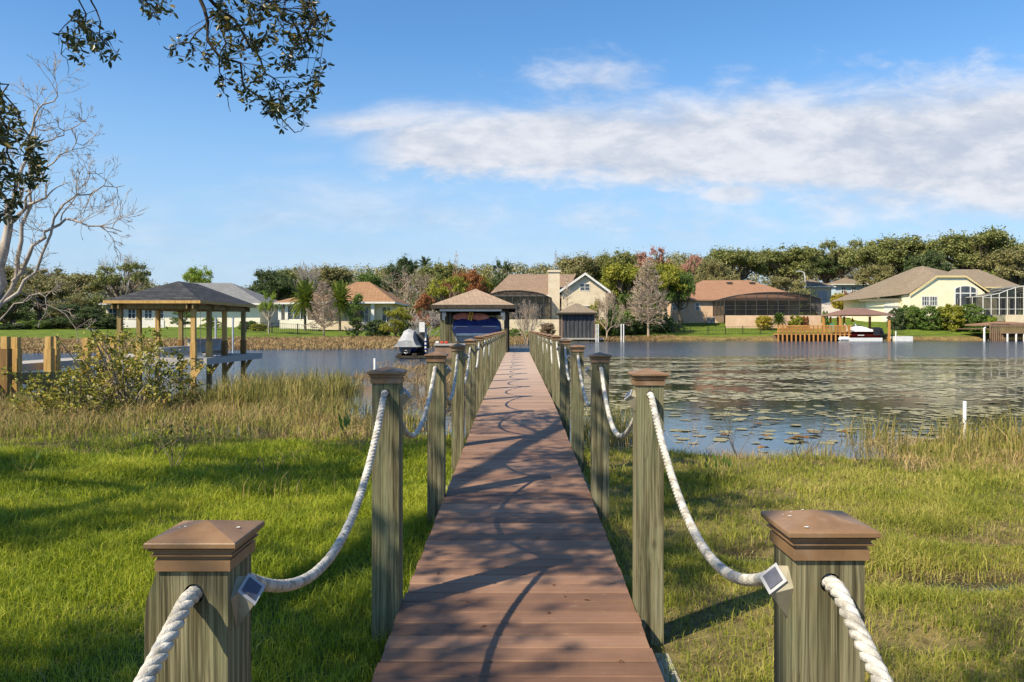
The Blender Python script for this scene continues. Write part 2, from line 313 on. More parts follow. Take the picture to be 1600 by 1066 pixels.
# ---------------------------------------------------------------- mesh builder
ORG = {}
class MB:
    def __init__(s): s.V = []; s.F = []; s.n = 0; s.mi = 0
    def add(s, v, f, mi=None):
        v = np.asarray(v, float).reshape(-1, 3)
        mi = s.mi if mi is None else mi
        if isinstance(f, np.ndarray): s.F.append((f + s.n, mi))
        else:
            by = {}
            for q in f: by.setdefault(len(q), []).append(q)
            for k, qs in by.items(): s.F.append((np.array(qs, int) + s.n, mi))
        s.V.append(v); s.n += len(v); return s
    def box(s, x0, x1, y0, y1, z0, z1, mi=None):
        v = [(x, y, z) for x in (x0, x1) for y in (y0, y1) for z in (z0, z1)]
        f = [(0, 1, 3, 2), (4, 6, 7, 5), (0, 4, 5, 1), (2, 3, 7, 6), (0, 2, 6, 4), (1, 5, 7, 3)]
        return s.add(v, f, mi)
    def beam(s, a, b, w_, h_, mi=None):
        a = np.array(a, float); b = np.array(b, float); d = b - a; d /= np.linalg.norm(d)
        up = np.array((0, 0, 1.)) if abs(d[2]) < .95 else np.array((0, 1., 0))
        r = np.cross(d, up); r /= np.linalg.norm(r); u = np.cross(r, d)
        v = [p + r * i * w_ / 2 + u * j * h_ / 2 for p in (a, b) for i in (-1, 1) for j in (-1, 1)]
        f = [(0, 1, 3, 2), (4, 6, 7, 5), (0, 4, 5, 1), (2, 3, 7, 6), (0, 2, 6, 4), (1, 5, 7, 3)]
        return s.add(v, f, mi)
    def tube(s, pts, rad, n=6, mi=None, cap=True):
        P = np.asarray(pts, float); m = len(P)
        r = np.full(m, rad, float) if np.isscalar(rad) else np.asarray(rad, float)
        T = np.gradient(P, axis=0); T /= np.linalg.norm(T, axis=1)[:, None] + 1e-9
        up = np.array((0, 0, 1.)) if abs(T[:, 2]).mean() < .8 else np.array((1., .3, 0))
        A = np.cross(T, up); A /= np.linalg.norm(A, axis=1)[:, None] + 1e-9; B = np.cross(A, T)
        th = np.arange(n) * 2 * math.pi / n
        V_ = P[:, None] + r[:, None, None] * (np.cos(th)[None, :, None] * A[:, None] + np.sin(th)[None, :, None] * B[:, None])
        i = np.arange(m - 1)[:, None]; j = np.arange(n)[None]; k = (j + 1) % n
        f = np.stack([i * n + j, i * n + k, (i + 1) * n + k, (i + 1) * n + j], -1).reshape(-1, 4)
        s.add(V_.reshape(-1, 3), f, mi)
        if cap:
            s.F.append((np.array([[s.n - m * n + q for q in range(n)][::-1]]), s.mi if mi is None else mi))
            s.F.append((np.array([[s.n - n + q for q in range(n)]]), s.mi if mi is None else mi))
        return s
    def prism(s, poly, y0, y1, mi=None):
        """polygon in x,z extruded along y"""
        n = len(poly)
        v = [(x, y0, z) for x, z in poly] + [(x, y1, z) for x, z in poly]
        f = [tuple(range(n)), tuple(range(2 * n - 1, n - 1, -1))] + [(i, i + n, (i + 1) % n + n, (i + 1) % n) for i in range(n)]
        return s.add(v, f, mi)
    def build(s, name, mats, parent=None, smooth=False, objmat=False, org=None):
        if not isinstance(mats, (list, tuple)): mats = [mats]
        Vv = np.concatenate(s.V) if s.V else np.zeros((0, 3))
        top = parent is None
        if top:
            if org is None:
                lo = Vv.min(0); hi = Vv.max(0); org = ((lo[0] + hi[0]) / 2, (lo[1] + hi[1]) / 2, lo[2])
        else: org = ORG.get(parent.name, (0, 0, 0))
        Vv = Vv - np.array(org)
        me = bpy.data.meshes.new(name)
        nf = sum(len(f) for f, _ in s.F); nl = sum(f.size for f, _ in s.F)
        me.vertices.add(len(Vv)); me.vertices.foreach_set('co', Vv.astype(np.float32).ravel())
        me.loops.add(nl); me.polygons.add(nf)
        me.loops.foreach_set('vertex_index', np.concatenate([f.ravel() for f, _ in s.F]).astype(np.int32))
        tot = np.concatenate([np.full(len(f), f.shape[1]) for f, _ in s.F])
        me.polygons.foreach_set('loop_start', (np.cumsum(tot) - tot).astype(np.int32))
        me.polygons.foreach_set('material_index', np.concatenate([np.full(len(f), mi) for f, mi in s.F]).astype(np.int32))
        me.polygons.foreach_set('use_smooth', np.full(nf, smooth))
        for m in mats: me.materials.append(m)
        me.update(calc_edges=True); me.validate()
        o = bpy.data.objects.new(name, me); COL.objects.link(o)
        if top: o.location = org
        else: o.parent = parent
        ORG[o.name] = tuple(org)
        return o
def tag(o, label, cat, group=None, kind=None):
    if label: o['label'] = label
    if cat: o['category'] = cat
    if group: o['group'] = group
    if kind: o['kind'] = kind
    return o
def thing(name, label, cat, loc, group=None):
    o = bpy.data.objects.new(name, None); COL.objects.link(o); o.location = loc
    o.empty_display_size = .3
    ORG[o.name] = tuple(loc)
    return tag(o, label, cat, group)
def struct(o): o['kind'] = 'structure'; return o
def dup(root, loc, label=None, scale=None, rz=None, mats=None):
    r = root.copy(); COL.objects.link(r); r.location = loc
    if label: r['label'] = label
    if scale: r.scale = scale
    if rz is not None: r.rotation_euler = (0, 0, rz)
    for ch in root.children:
        c = ch.copy(); COL.objects.link(c); c.parent = r
        for g in ch.children:
            q = g.copy(); COL.objects.link(q); q.parent = c
    return r
# ---------------------------------------------------------------- terrain functions
NS = np.array([(-60, 14), (-20, 15), (-15, 16.5), (-11, 20), (-7.5, 23), (-5, 22), (-3.6, 16), (-1.5, 13.2), (0, 11.5), (1.2, 10.9), (2.4, 10.6), (3.4, 10.2), (5, 10.4), (6, 11.6), (8, 12.4), (12, 13.5), (60, 15)], float)
FS = np.array([(-300, 45), (-60, 50), (-36, 54), (-29, 55), (-21, 63), (-10, 66), (-7, 72), (-2, 78), (.7, 84), (3, 94), (5, 103), (10, 107), (18, 108.5), (40, 108), (75, 108), (300, 95)], float)
def noise2(x, y, s, seed=0):
    r = np.random.RandomState(seed); z = 0
    for k in range(5):
        a = r.uniform(0, 6.28); q = s * (1.7 ** k) * r.uniform(.8, 1.2); ph = r.uniform(0, 6.28, 2)
        z = z + np.sin(x * q * np.cos(a) + y * q * np.sin(a) + ph[0]) * np.sin(-x * q * np.sin(a) * .9 + y * q * np.cos(a) * .9 + ph[1]) / (1.5 ** k)
    return z / 2.0
TL = np.array([(0, 0), (2, .22), (16, .7), (31, 1.4), (56, 2.0), (140, 6), (400, 14)], float)
TR = np.array([(0, -.05), (.8, .45), (6, .95), (17, 2.5), (26, 3.0), (57, 7.6), (67, 8.8), (110, 12), (400, 22)], float)
PUD = [(2.95, 5.15, .75, .28), (1.75, 5.75, .35, .16), (3.5, 6.1, .5, .2), (2.2, 4.1, .3, .12)]
def gz(x, y):
    x = np.asarray(x, float); y = np.asarray(y, float)
    ns = np.interp(x, NS[:, 0], NS[:, 1]) + .35 * noise2(x, y, 1.1, 3)
    fs = np.interp(x, FS[:, 0], FS[:, 1]) + 1.0 * noise2(x, y * .1, .25, 5)
    near = .085 + .022 * noise2(x, y, .9, 1) + .012 * noise2(x, y, 3, 2) - .012 * np.clip(y - 6, 0, 8)
    for px_, py_, a, b in PUD:
        near = near - .13 * np.exp(-(((x - px_) / a) ** 2 + ((y - py_) / b) ** 2))
    tn = ns - y
    zn = np.where(tn > 0, np.minimum(near, .02 + tn * .10), np.maximum(-.9, .02 + tn * .30))
    t = y - fs
    k = np.clip((x + 3) / 26, 0, 1); k = k * k * (3 - 2 * k)
    zf = np.interp(t, TL[:, 0], TL[:, 1]) * (1 - k) + np.interp(t, TR[:, 0], TR[:, 1]) * k
    zf = np.where(t > 0, zf + .05 * noise2(x, y, .5, 8) * np.clip(t / 4, 0, 1), np.maximum(-.9, t * .2))
    return np.where(y < 40, zn, zf)
def g1(x, y): return float(gz(x, y))
# ---------------------------------------------------------------- ground
def axis_pts(segs):
    a = []
    for lo, hi, st in segs: a.append(np.arange(lo, hi, st))
    return np.concatenate(a + [np.array([segs[-1][1]])])
gx = axis_pts([(-900, -200, 50), (-200, -60, 5), (-60, -24, 1.5), (-24, -9, .4), (-9, 9, .14), (9, 24, .5), (24, 90, 1.5), (90, 200, 6), (200, 900, 50)])
gy = axis_pts([(-40, -6, 2), (-6, 1, .4), (1, 16, .14), (16, 26, .3), (26, 48, 2), (48, 140, .9), (140, 260, 4), (260, 1500, 40)])
GX, GY = np.meshgrid(gx, gy)
GZ = gz(GX, GY)
nx, ny = len(gx), len(gy)
i = np.arange(ny - 1)[:, None]; j = np.arange(nx - 1)[None]
fq = np.stack([i * nx + j, i * nx + j + 1, (i + 1) * nx + j + 1, (i + 1) * nx + j], -1).reshape(-1, 4)
gb = MB().add(np.stack([GX, GY, GZ], -1).reshape(-1, 3), fq)
def ground_mat():
    m = bpy.data.materials.new('ground_soil_and_grass'); m.use_nodes = True
    t = NT(m.node_tree); t.n.clear()
    at = t.new('ShaderNodeAttribute', attribute_name='zone')
    g = t.new('ShaderNodeNewGeometry')
    n_ = t.noise(g.outputs['Position'], .8, 6, .65); n_b = t.noise(t.mapping(g.outputs['Position'], (1, 1, 1), (9, 4, 0)), 9, 5, .7)
    f = t.m('ADD', t.m('MULTIPLY', n_, .9), t.m('MULTIPLY', n_b, .9))
    c = t.mix(1.0, at.outputs['Color'], t.ramp(t.sstep(f, .6, 1.2), [(.45, .45, .45), (1, 1, .95), (1.5, 1.4, 1.1)]), 'MULTIPLY')
    p = t.new('ShaderNodeBsdfPrincipled'); t.link(c, p.inputs['Base Color']); p.inputs['Roughness'].default_value = .95
    p.inputs['Specular IOR Level'].default_value = .1
    b = t.new('ShaderNodeBump'); b.inputs['Strength'].default_value = .6; b.inputs['Distance'].default_value = .05
    t.link(n_b, b.inputs['Height']); t.link(b.outputs[0], p.inputs['Normal'])
    o = t.new('ShaderNodeOutputMaterial'); t.link(p.outputs[0], o.inputs[0]); return m
gr = gb.build('ground', ground_mat(), smooth=True, org=(0, 0, 0)); struct(gr)
fsv = np.interp(GX, FS[:, 0], FS[:, 1]); tt = GY - fsv
zc = np.zeros((ny, nx, 4)); zc[..., 3] = 1
zc[..., :3] = (.055, .080, .016)
zc[(GX > .5) & (GY < 40), :3] = (.15, .125, .055)
far = GY > 40
lawn = np.array((.105, .150, .022)); marshc = np.array((.19, .14, .055)); mud = np.array((.06, .05, .028)); woodc = np.array((.045, .042, .02))
wgt = np.clip((tt - np.where(GX < 0, 13, .8) + .8 * noise2(GX, GY, .6, 4)) / 2.5, 0, 1)[..., None]
zc[..., :3] = np.where(far[..., None], marshc * (1 - wgt) + lawn * wgt, zc[..., :3])
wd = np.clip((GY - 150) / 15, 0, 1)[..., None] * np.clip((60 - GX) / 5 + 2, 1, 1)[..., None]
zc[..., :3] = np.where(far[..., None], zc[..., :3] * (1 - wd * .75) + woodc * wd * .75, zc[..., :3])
under = (GZ < .03)[..., None]
zc[..., :3] = np.where(under, mud, zc[..., :3])
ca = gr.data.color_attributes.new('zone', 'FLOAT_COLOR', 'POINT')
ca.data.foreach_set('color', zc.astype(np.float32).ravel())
# ---------------------------------------------------------------- lake
def water_mat():
    m = bpy.data.materials.new('lake_water'); m.use_nodes = True
    t = NT(m.node_tree); t.n.clear()
    g = t.new('ShaderNodeNewGeometry'); pos = g.outputs['Position']
    s3 = t.new('ShaderNodeSeparateXYZ'); t.link(pos, s3.inputs[0])
    wob = t.m('MULTIPLY', t.m('SUBTRACT', t.noise(t.mapping(pos, (.04, .05, 1)), 1, 3), .5), 26.0)
    yy = t.m('ADD', s3.outputs[1], wob)
    right = t.sstep(yy, 38.0, 52.0)
    left = t.m('MULTIPLY', t.sstep(yy, 20.0, 28.0), t.sstep(s3.outputs[0], -2.0, -6.0))
    ripple = t.m('MAXIMUM', right, left)
    far_calm = t.sstep(s3.outputs[1], 96.0, 108.0, 1.0, .35)
    ripple = t.m('MULTIPLY', ripple, far_calm)
    h1 = t.noise(t.mapping(pos, (1.0, 1.6, 1)), 2.6, 4, .6)
    h2 = t.noise(t.mapping(pos, (1, 1.4, 1), (4, 8, 0)), .9, 5, .6)
    amp = t.m('MULTIPLY_ADD', ripple, .92, .06)
    b = t.new('ShaderNodeBump'); b.inputs['Distance'].default_value = .055
    t.link(amp, b.inputs['Strength']); t.link(t.m('ADD', h1, t.m('MULTIPLY', h2, .8)), b.inputs['Height'])
    p = t.new('ShaderNodeBsdfPrincipled'); p.inputs['Base Color'].default_value = (.020, .042, .080, 1)
    t.link(t.mix(ripple, (.014, .022, .024), (.020, .042, .080)), p.inputs['Base Color'])  # bluer base colour on rippled water stands in for reflected sky
    p.inputs['IOR'].default_value = 1.333
    t.link(t.m('MULTIPLY_ADD', ripple, .10, .02), p.inputs['Roughness'])
    t.link(b.outputs[0], p.inputs['Normal'])
    o = t.new('ShaderNodeOutputMaterial'); t.link(p.outputs[0], o.inputs[0]); return m
lk = MB().add([(-900, -45, 0), (900, -45, 0), (900, 1500, 0), (-900, 1500, 0)], [(0, 1, 2, 3)]).build('lake', water_mat(), org=(0, 0, 0)); struct(lk)
# ---------------------------------------------------------------- boardwalk
def zd(y): return ZC - 1.55 + .0225 * min(y, 11.5) + .012 * max(0, min(y - 11.5, 2))
HW = .612
bw = thing('boardwalk', 'long brown boardwalk with rope-strung green posts running out over the lake', 'boardwalk', (0, 0, 0))
def deck_mat():
    m = bpy.data.materials.new('brown_composite_boards'); m.use_nodes = True
    t = NT(m.node_tree); t.n.clear()
    g = t.new('ShaderNodeNewGeometry'); pos = g.outputs['Position']
    streak = t.noise(t.mapping(pos, (.8, 38, 1)), 2.0, 6, .6)
    blot = t.noise(pos, 2.2, 5, .6)
    f = t.m('ADD', t.m('MULTIPLY', g.outputs['Random Per Island'], .62), t.m('ADD', t.m('MULTIPLY', streak, .55), t.m('MULTIPLY', t.m('SUBTRACT', blot, .5), .7)))
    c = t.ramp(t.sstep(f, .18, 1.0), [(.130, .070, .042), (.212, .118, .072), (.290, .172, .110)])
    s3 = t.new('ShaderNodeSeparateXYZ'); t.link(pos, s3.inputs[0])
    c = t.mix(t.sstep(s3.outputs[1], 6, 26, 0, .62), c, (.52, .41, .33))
    d_ = t.noise(t.mapping(pos, (3, 6, 1), (2, 2, 2)), 5, 5, .7)
    c = t.mix(t.sstep(d_, .60, .76, 0, .5), c, (.36, .26, .20))
    vo = t.new('ShaderNodeTexVoronoi'); vo.inputs['Scale'].default_value = 5.5; t.link(pos, vo.inputs[0])
    c = t.mix(t.sstep(vo.outputs['Distance'], .014, .024, .8, 0), c, (.55, .50, .44))
    vo2 = t.new('ShaderNodeTexVoronoi'); vo2.inputs['Scale'].default_value = 8; t.link(t.mapping(pos, (1, .6, 1), (3, 7, 0)), vo2.inputs[0])
    c = t.mix(t.sstep(vo2.outputs['Distance'], .03, .06, .7, 0), c, (.06, .035, .02))
    p = t.new('ShaderNodeBsdfPrincipled'); t.link(c, p.inputs['Base Color']); p.inputs['Roughness'].default_value = .62
    p.inputs['Specular IOR Level'].default_value = .3
    b = t.new('ShaderNodeBump'); b.inputs['Strength'].default_value = .35; b.inputs['Distance'].default_value = .004
    t.link(t.noise(t.mapping(pos, (2, 60, 1)), 4, 5, .7), b.inputs['Height']); t.link(b.outputs[0], p.inputs['Normal'])
    o = t.new('ShaderNodeOutputMaterial'); t.link(p.outputs[0], o.inputs[0]); return m
rng = np.random.RandomState(11)
db = MB(); yb = -1.2
YEND = 40.6
while yb < YEND:
    z0, z1 = zd(yb), zd(yb + .137); e = rng.uniform(-.0045, .0045, 4); zz = rng.uniform(-.0012, .0012)
    xa, xb = -HW + e[0], HW + e[1]; y0, y1 = yb + .003, yb + .1355
    c_ = .0045
    v = []
    for x, cx_ in ((xa, 1), (xb, -1)):
        v += [(x, y0, z0 - .026), (x, y1, z1 - .026), (x, y1, z1 - c_ + zz), (x, y1 - c_, z1 + zz), (x, y0 + c_, z0 + zz), (x, y0, z0 - c_ + zz)]
    f = [(0, 1, 2, 3, 4, 5), (11, 10, 9, 8, 7, 6)] + [(k, k + 6, (k + 1) % 6 + 6, (k + 1) % 6) for k in range(6)]
    db.add(v, f); yb += .141
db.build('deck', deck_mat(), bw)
jb = MB()
for x in (-.52, 0, .52):
    ys = np.arange(-1.2, YEND, 1.0)
    for a, b_ in zip(ys[:-1], ys[1:]):
        jb.beam((x, a, zd(a) - .107), (x, b_, zd(b_) - .107), .04, .16)
jb.build('joist', MT['deckdark'], bw)
for sx in (-1, 1):
    sb = MB(); sb.box(min(sx * .615, sx * .755), max(sx * .615, sx * .755), -1.2, 3.93, -.05, .085)
    sb.box(min(sx * .62, sx * .75), max(sx * .62, sx * .75), 3.93, 11.0, -.05, .072)
    sb.build('sill_beam', MT['sill'], bw)
POSTY = [-.83] + [1.60 + 2.44 * k for k in range(17)]
def ztop(k):  # apex of the cap
    t_ = {0: 1.35, 1: 1.310, 2: 1.515, 3: 1.524, 4: 1.54, 5: 1.565}
    return t_.get(k, 1.595)
def post_mesh(z0, zt, zh, rh, w_=.14, n=16):
    """square post bored through front to back at height zh"""
    m = MB(); h = w_ / 2; s_ = .065
    def ring(z): return [(-h, -h, z), (h, -h, z), (h, h, z), (-h, h, z)]
    for a, b_ in ((z0, zh - s_), (zh + s_, zt)):
        m.add(ring(a) + ring(b_), [(0, 1, 5, 4), (1, 2, 6, 5), (2, 3, 7, 6), (3, 0, 4, 7)] + ([(0, 3, 2, 1)] if a == z0 else [(4, 5, 6, 7)]))
    a = zh - s_; b_ = zh + s_
    m.add([(h, -h, a), (h, h, a), (h, h, b_), (h, -h, b_)], [(0, 1, 2, 3)])
    m.add([(-h, -h, a), (-h, h, a), (-h, h, b_), (-h, -h, b_)], [(3, 2, 1, 0)])
    for yy, fl in ((-h, 0), (h, 1)):
        sq, ci = [], []
        for k in range(n):
            th = 2 * math.pi * k / n + math.pi / n * 0; c_, s__ = math.cos(th), math.sin(th)
            q = max(abs(c_) / h, abs(s__) / s_)
            sq.append((c_ / q, yy, zh + s__ / q)); ci.append((c_ * rh, yy, zh + s__ * rh))
        # square corners
        cor = [(h, yy, zh + s_), (-h, yy, zh + s_), (-h, yy, zh - s_), (h, yy, zh - s_)]
        f = [(k, (k + 1) % n, (k + 1) % n + n, k + n) for k in range(n)]
        if fl: f = [q[::-1] for q in f]
        m.add(sq + ci, f)
        for cc in cor:   # corner slivers
            ks = sorted(range(n), key=lambda k: (sq[k][0] - cc[0]) ** 2 + (sq[k][2] - cc[2]) ** 2)[:2]
            m.add([sq[ks[0]], cc, sq[ks[1]]], [(0, 1, 2)])
    ca_ = [(math.cos(2 * math.pi * k / n) * rh, -h, zh + math.sin(2 * math.pi * k / n) * rh) for k in range(n)]
    cb_ = [(x, h, z) for x, _, z in ca_]
    m.add(ca_ + cb_, [(k, k + n, (k + 1) % n + n, (k + 1) % n) for k in range(n)], 1)
    return m
def cap_mesh(zt):
    """pyramid cap: band, two coves, lip, low pyramid. apex at zt"""
    m = MB()
    prof = [(.0775, -.086), (.0775, -.064), (.0735, -.0635), (.0735, -.0575), (.0845, -.0545), (.0855, -.0515), (.0800, -.0508), (.0800, -.0450), (.0900, -.0420), (.0905, -.0395), (.0870, -.0388), (.0870, -.0372), (.0960, -.0368), (.0975, -.0350), (.0975, -.027), (.0955, -.0245), (.088, -.0225)]
    prof = [(.0755 + (a_ - .0755) * .78 if a_ > .0755 else a_, z_) for a_, z_ in prof]
    for (a, za), (b_, zb_) in zip(prof[:-1], prof[1:]):
        m.add([(-a, -a, zt + za), (a, -a, zt + za), (a, a, zt + za), (-a, a, zt + za), (-b_, -b_, zt + zb_), (b_, -b_, zt + zb_), (b_, b_, zt + zb_), (-b_, b_, zt + zb_)],
              [(0, 1, 5, 4), (1, 2, 6, 5), (2, 3, 7, 6), (3, 0, 4, 7)])
    a = prof[-1][0]; z = zt - .0225
    m.add([(-a, -a, z), (a, -a, z), (a, a, z), (-a, a, z), (0, 0, zt)], [(0, 1, 4), (1, 2, 4), (2, 3, 4), (3, 0, 4)])
    a = .0775; z = zt - .086
    m.add([(-a, -a, z), (a, -a, z), (a, a, z), (-a, a, z)], [(3, 2, 1, 0)])
    return m
def lamp_meshes(sx, zt, first=True):
    """small wedge solar lamp on the walkway face, its square panel turned on a corner"""
    x0 = -sx * .07; o = -sx; zc_ = zt - .150
    r = .026
    # panel plane tilts up and outwards
    nrm = np.array((o * .42, -.62, .66)) if first else np.array((o * .74, -.16, .62)); nrm /= np.linalg.norm(nrm)
    c = np.array((x0 + o * .034, -.03, zc_ + .010))
    u = np.cross(nrm, (0, 0, 1.)); u /= np.linalg.norm(u); v = np.cross(u, nrm)
    P = lambda a, b_, k=0: c + (u * a + v * b_) + nrm * k
    dia = [(0, r * 1.25), (r * 1.0, 0), (0, -r * 1.25), (-r * 1.0, 0)]
    body = MB()
    top = [P(a, b_, 0) for a, b_ in dia]
    back = [(x0, -.02 + q, zc_ + w__) for q, w__ in ((0, .036), (.034, 0), (0, -.075), (-.034, 0))]
    if sx > 0: back = [back[0], back[3], back[2], back[1]]
    # order back to match
    def nearest(order): return sum(np.linalg.norm(np.array(order[i_]) - top[i_]) for i_ in range(4))
    cand = [back, [back[0], back[3], back[2], back[1]]]
    back = min(cand, key=nearest)
    body.add(top + back, [(0, 1, 5, 4), (1, 2, 6, 5), (2, 3, 7, 6), (3, 0, 4, 7), (3, 2, 1, 0)])
    fr = MB()
    t2 = [P(a * 1.12, b_ * 1.12, .001) for a, b_ in dia] + [P(a * 1.12, b_ * 1.12, .006) for a, b_ in dia]
    fr.add(t2, [(0, 1, 2, 3), (7, 6, 5, 4), (0, 4, 5, 1), (1, 5, 6, 2), (2, 6, 7, 3), (3, 7, 4, 0)])
    pn = MB()
    t3 = [P(a * .80, b_ * .80, .0085) for a, b_ in dia]; t4 = [P(a * .80, b_ * .80, .004) for a, b_ in dia]
    pn.add(t3 + t4, [(3, 2, 1, 0), (0, 1, 5, 4), (1, 2, 6, 5), (2, 3, 7, 6), (3, 0, 4, 7)])
    return body, fr, pn
HOLE = {}
nth = ['zeroth', 'first', 'second', 'third', 'fourth', 'fifth', 'sixth', 'seventh', 'eighth', 'ninth', 'tenth', 'eleventh', 'twelfth', 'thirteenth', 'fourteenth', 'fifteenth', 'sixteenth', 'seventeenth']
prng = random.Random(5)
for sx in (-1, 1):
    for k, py in enumerate(POSTY):
        zt = ztop(k) + (0 if k < 1 else {1: (-.0 if sx < 0 else .022)}.get(k, prng.uniform(-.006, .006)))
        xc = sx * ({0: .64, 1: .641}.get(k, .615 + .07) + prng.uniform(-.006, .006) * (k > 2))
        zh = zt - (.135 if k > 0 else .13)
        if k == 1 and sx < 0: xc = -.664
        HOLE[(sx, k)] = (xc, py + .07, zh)
        gzb = -.55 if py > 11 else min(.075, g1(xc, py))
        org = (xc, py + .07, 0)
        pm = post_mesh(-.5 if py > 11 else .03, zt - .075, zh, .021 if k < 8 else .02)
        for v_ in pm.V: v_ += np.array(org)
        po = pm.build('post', [MT['post'], MT['hole']], bw)
        if k >= 1:
            cm = cap_mesh(zt)
            for v_ in cm.V: v_ += np.array(org)
            cm.build('post_cap', MT['cap'], po)
        if 1 <= k <= 9:
            b1, b2, b3 = lamp_meshes(sx, zt, k == 1)
            mm = MB()
            for bi, src in enumerate((b1, b2, b3)):
                for v_ in src.V: mm.V.append(v_ + np.array(org))
                off = mm.n
                for f_, _ in src.F: mm.F.append((f_ + off, bi))
                mm.n += src.n
            mm.build('solar_lamp', [MT['lamptan'], MT['lampframe'], MT['solar']], po)
        if k == 1:
            for q in range(5 if sx > 0 else 3):
                dm = MB()
                a = prng.uniform(-.075, .075); b_ = prng.uniform(-.08, .03); r_ = prng.uniform(.0018, .0045)
                zz = zt - .0225 * max(abs(a), abs(b_)) / .088 + .0006
                ang = np.linspace(0, 2 * math.pi, 8)[:-1]
                dm.add([(xc + a + math.cos(t_) * r_ * prng.uniform(.7, 1.3), py + .07 + b_ + math.sin(t_) * r_, zz + .0008) for t_ in ang], [tuple(range(7))]); dm.build('dropping', MT['speck'], po)
            if sx < 0:   # thin board screwed to the outer face, its top cut to a curve
                pb = MB()
                prof = [(-.058, -.3), (.058, -.3), (.058, zh + .03), (.052, zh + .012), (.03, zh - .022), (.0, zh - .05), (-.035, zh - .075), (-.058, zh - .10), ]
                # profile in x (outwards) and z; stands off the post
                x_ = xc - .07
                poly = [(x_ - .010, .03), (x_ - .040, .03), (x_ - .041, zh - .06), (x_ - .037, zh - .02), (x_ - .024, zh + .015), (x_ - .014, zh + .042), (x_ - .010, zh + .05)]
                pb.prism(poly, py + .02, py + .045)
                pb.build('side_board', MT['post'], po)
# ---- rope
def rope(sx):
    m = MB()
    for k in range(len(POSTY) - 1):
        a = np.array(HOLE[(sx, k)]); b_ = np.array(HOLE[(sx, k + 1)])
        sag = (.36 if k == 1 else .30 if k == 0 else .40 + .03 * math.sin(k * 2.3 + sx))
        det = k < 7
        L = 2.44
        n = int(L / .0075) if k < 3 else (int(L / .012) if det else 22)
        t_ = np.linspace(0, 1, n)
        P = a + (b_ - a) * t_[:, None]
        s_ = .045  # straight inside the bore
        tt_ = np.clip((t_ - s_) / (1 - 2 * s_), 0, 1)
        P[:, 2] -= sag * 4 * tt_ * (1 - tt_)
        P[:, 2] = a[2] + (b_[2] - a[2]) * tt_ - sag * 4 * tt_ * (1 - tt_)
        P[:, 0] += .012 * np.sin(tt_ * math.pi) * (1 if k % 2 else -1)
        if not det:
            m.tube(P, .0165, 7); continue
        T = np.gradient(P, axis=0); ds = np.linalg.norm(T, axis=1); T /= ds[:, None]
        S = np.cumsum(ds)
        A = np.cross(T, (1., 0, 0)); A /= np.linalg.norm(A, axis=1)[:, None]; B = np.cross(T, A)
        for q in range(3):
            ph = S * 2 * math.pi / .078 * (1 if sx < 0 else -1) + q * 2 * math.pi / 3
            C = P + .0088 * (np.cos(ph)[:, None] * A + np.sin(ph)[:, None] * B)
            m.tube(C, .0092, 7 if k < 3 else 5)
    return m
for sx, lb in ((-1, 'thick white twisted rope looped through the left row of boardwalk posts'), (1, 'thick white twisted rope looped through the right row of boardwalk posts')):
    tag(rope(sx).build('rope', MT['rope'], smooth=True), lb, 'rope')
# ---------------------------------------------------------------- blades
def blades(P, H, Wd, lean, rng, bend=.5, az=None):
    n = len(P)
    a = rng.uniform(0, 2 * math.pi, n) if az is None else az
    fa = rng.uniform(0, 2 * math.pi, n)
    d = np.stack([np.cos(a), np.sin(a), np.zeros(n)], 1); s_ = np.stack([np.cos(fa), np.sin(fa), np.zeros(n)], 1)
    Lx = (H * lean)[:, None]
    b0 = P; b1 = P + d * Lx * .32 * bend + np.array((0, 0, 1.)) * (H * .55)[:, None]
    b2 = P + d * Lx + np.array((0, 0, 1.)) * (H * (1 - .25 * np.minimum(lean, 2)))[:, None]
    w2 = (Wd / 2)[:, None]
    V_ = np.stack([b0 - s_ * w2, b0 + s_ * w2, b1 + s_ * w2 * .8, b1 - s_ * w2 * .8, b2], 1).reshape(-1, 3)
    k = np.arange(n)[:, None] * 5
    return V_, k + np.array([[0, 1, 2, 3]]), k + np.array([[3, 2, 4]])
def add_blades(m, *a, **k):
    V_, q, t_ = blades(*a, **k)
    m.F.append((q + m.n, m.mi)); m.F.append((t_ + m.n, m.mi)); m.V.append(V_); m.n += len(V_)
def nearshore(x): return np.interp(x, NS[:, 0], NS[:, 1])
rng = np.random.RandomState(21)
def scatter(n, y0, y1, side, pw=1.0):
    y = y0 + (y1 - y0) * rng.uniform(0, 1, n) ** pw
    hw = .70 * y + 1.6
    x = side * (.60 + (hw - .60) * rng.uniform(0, 1, n))
    return x, y
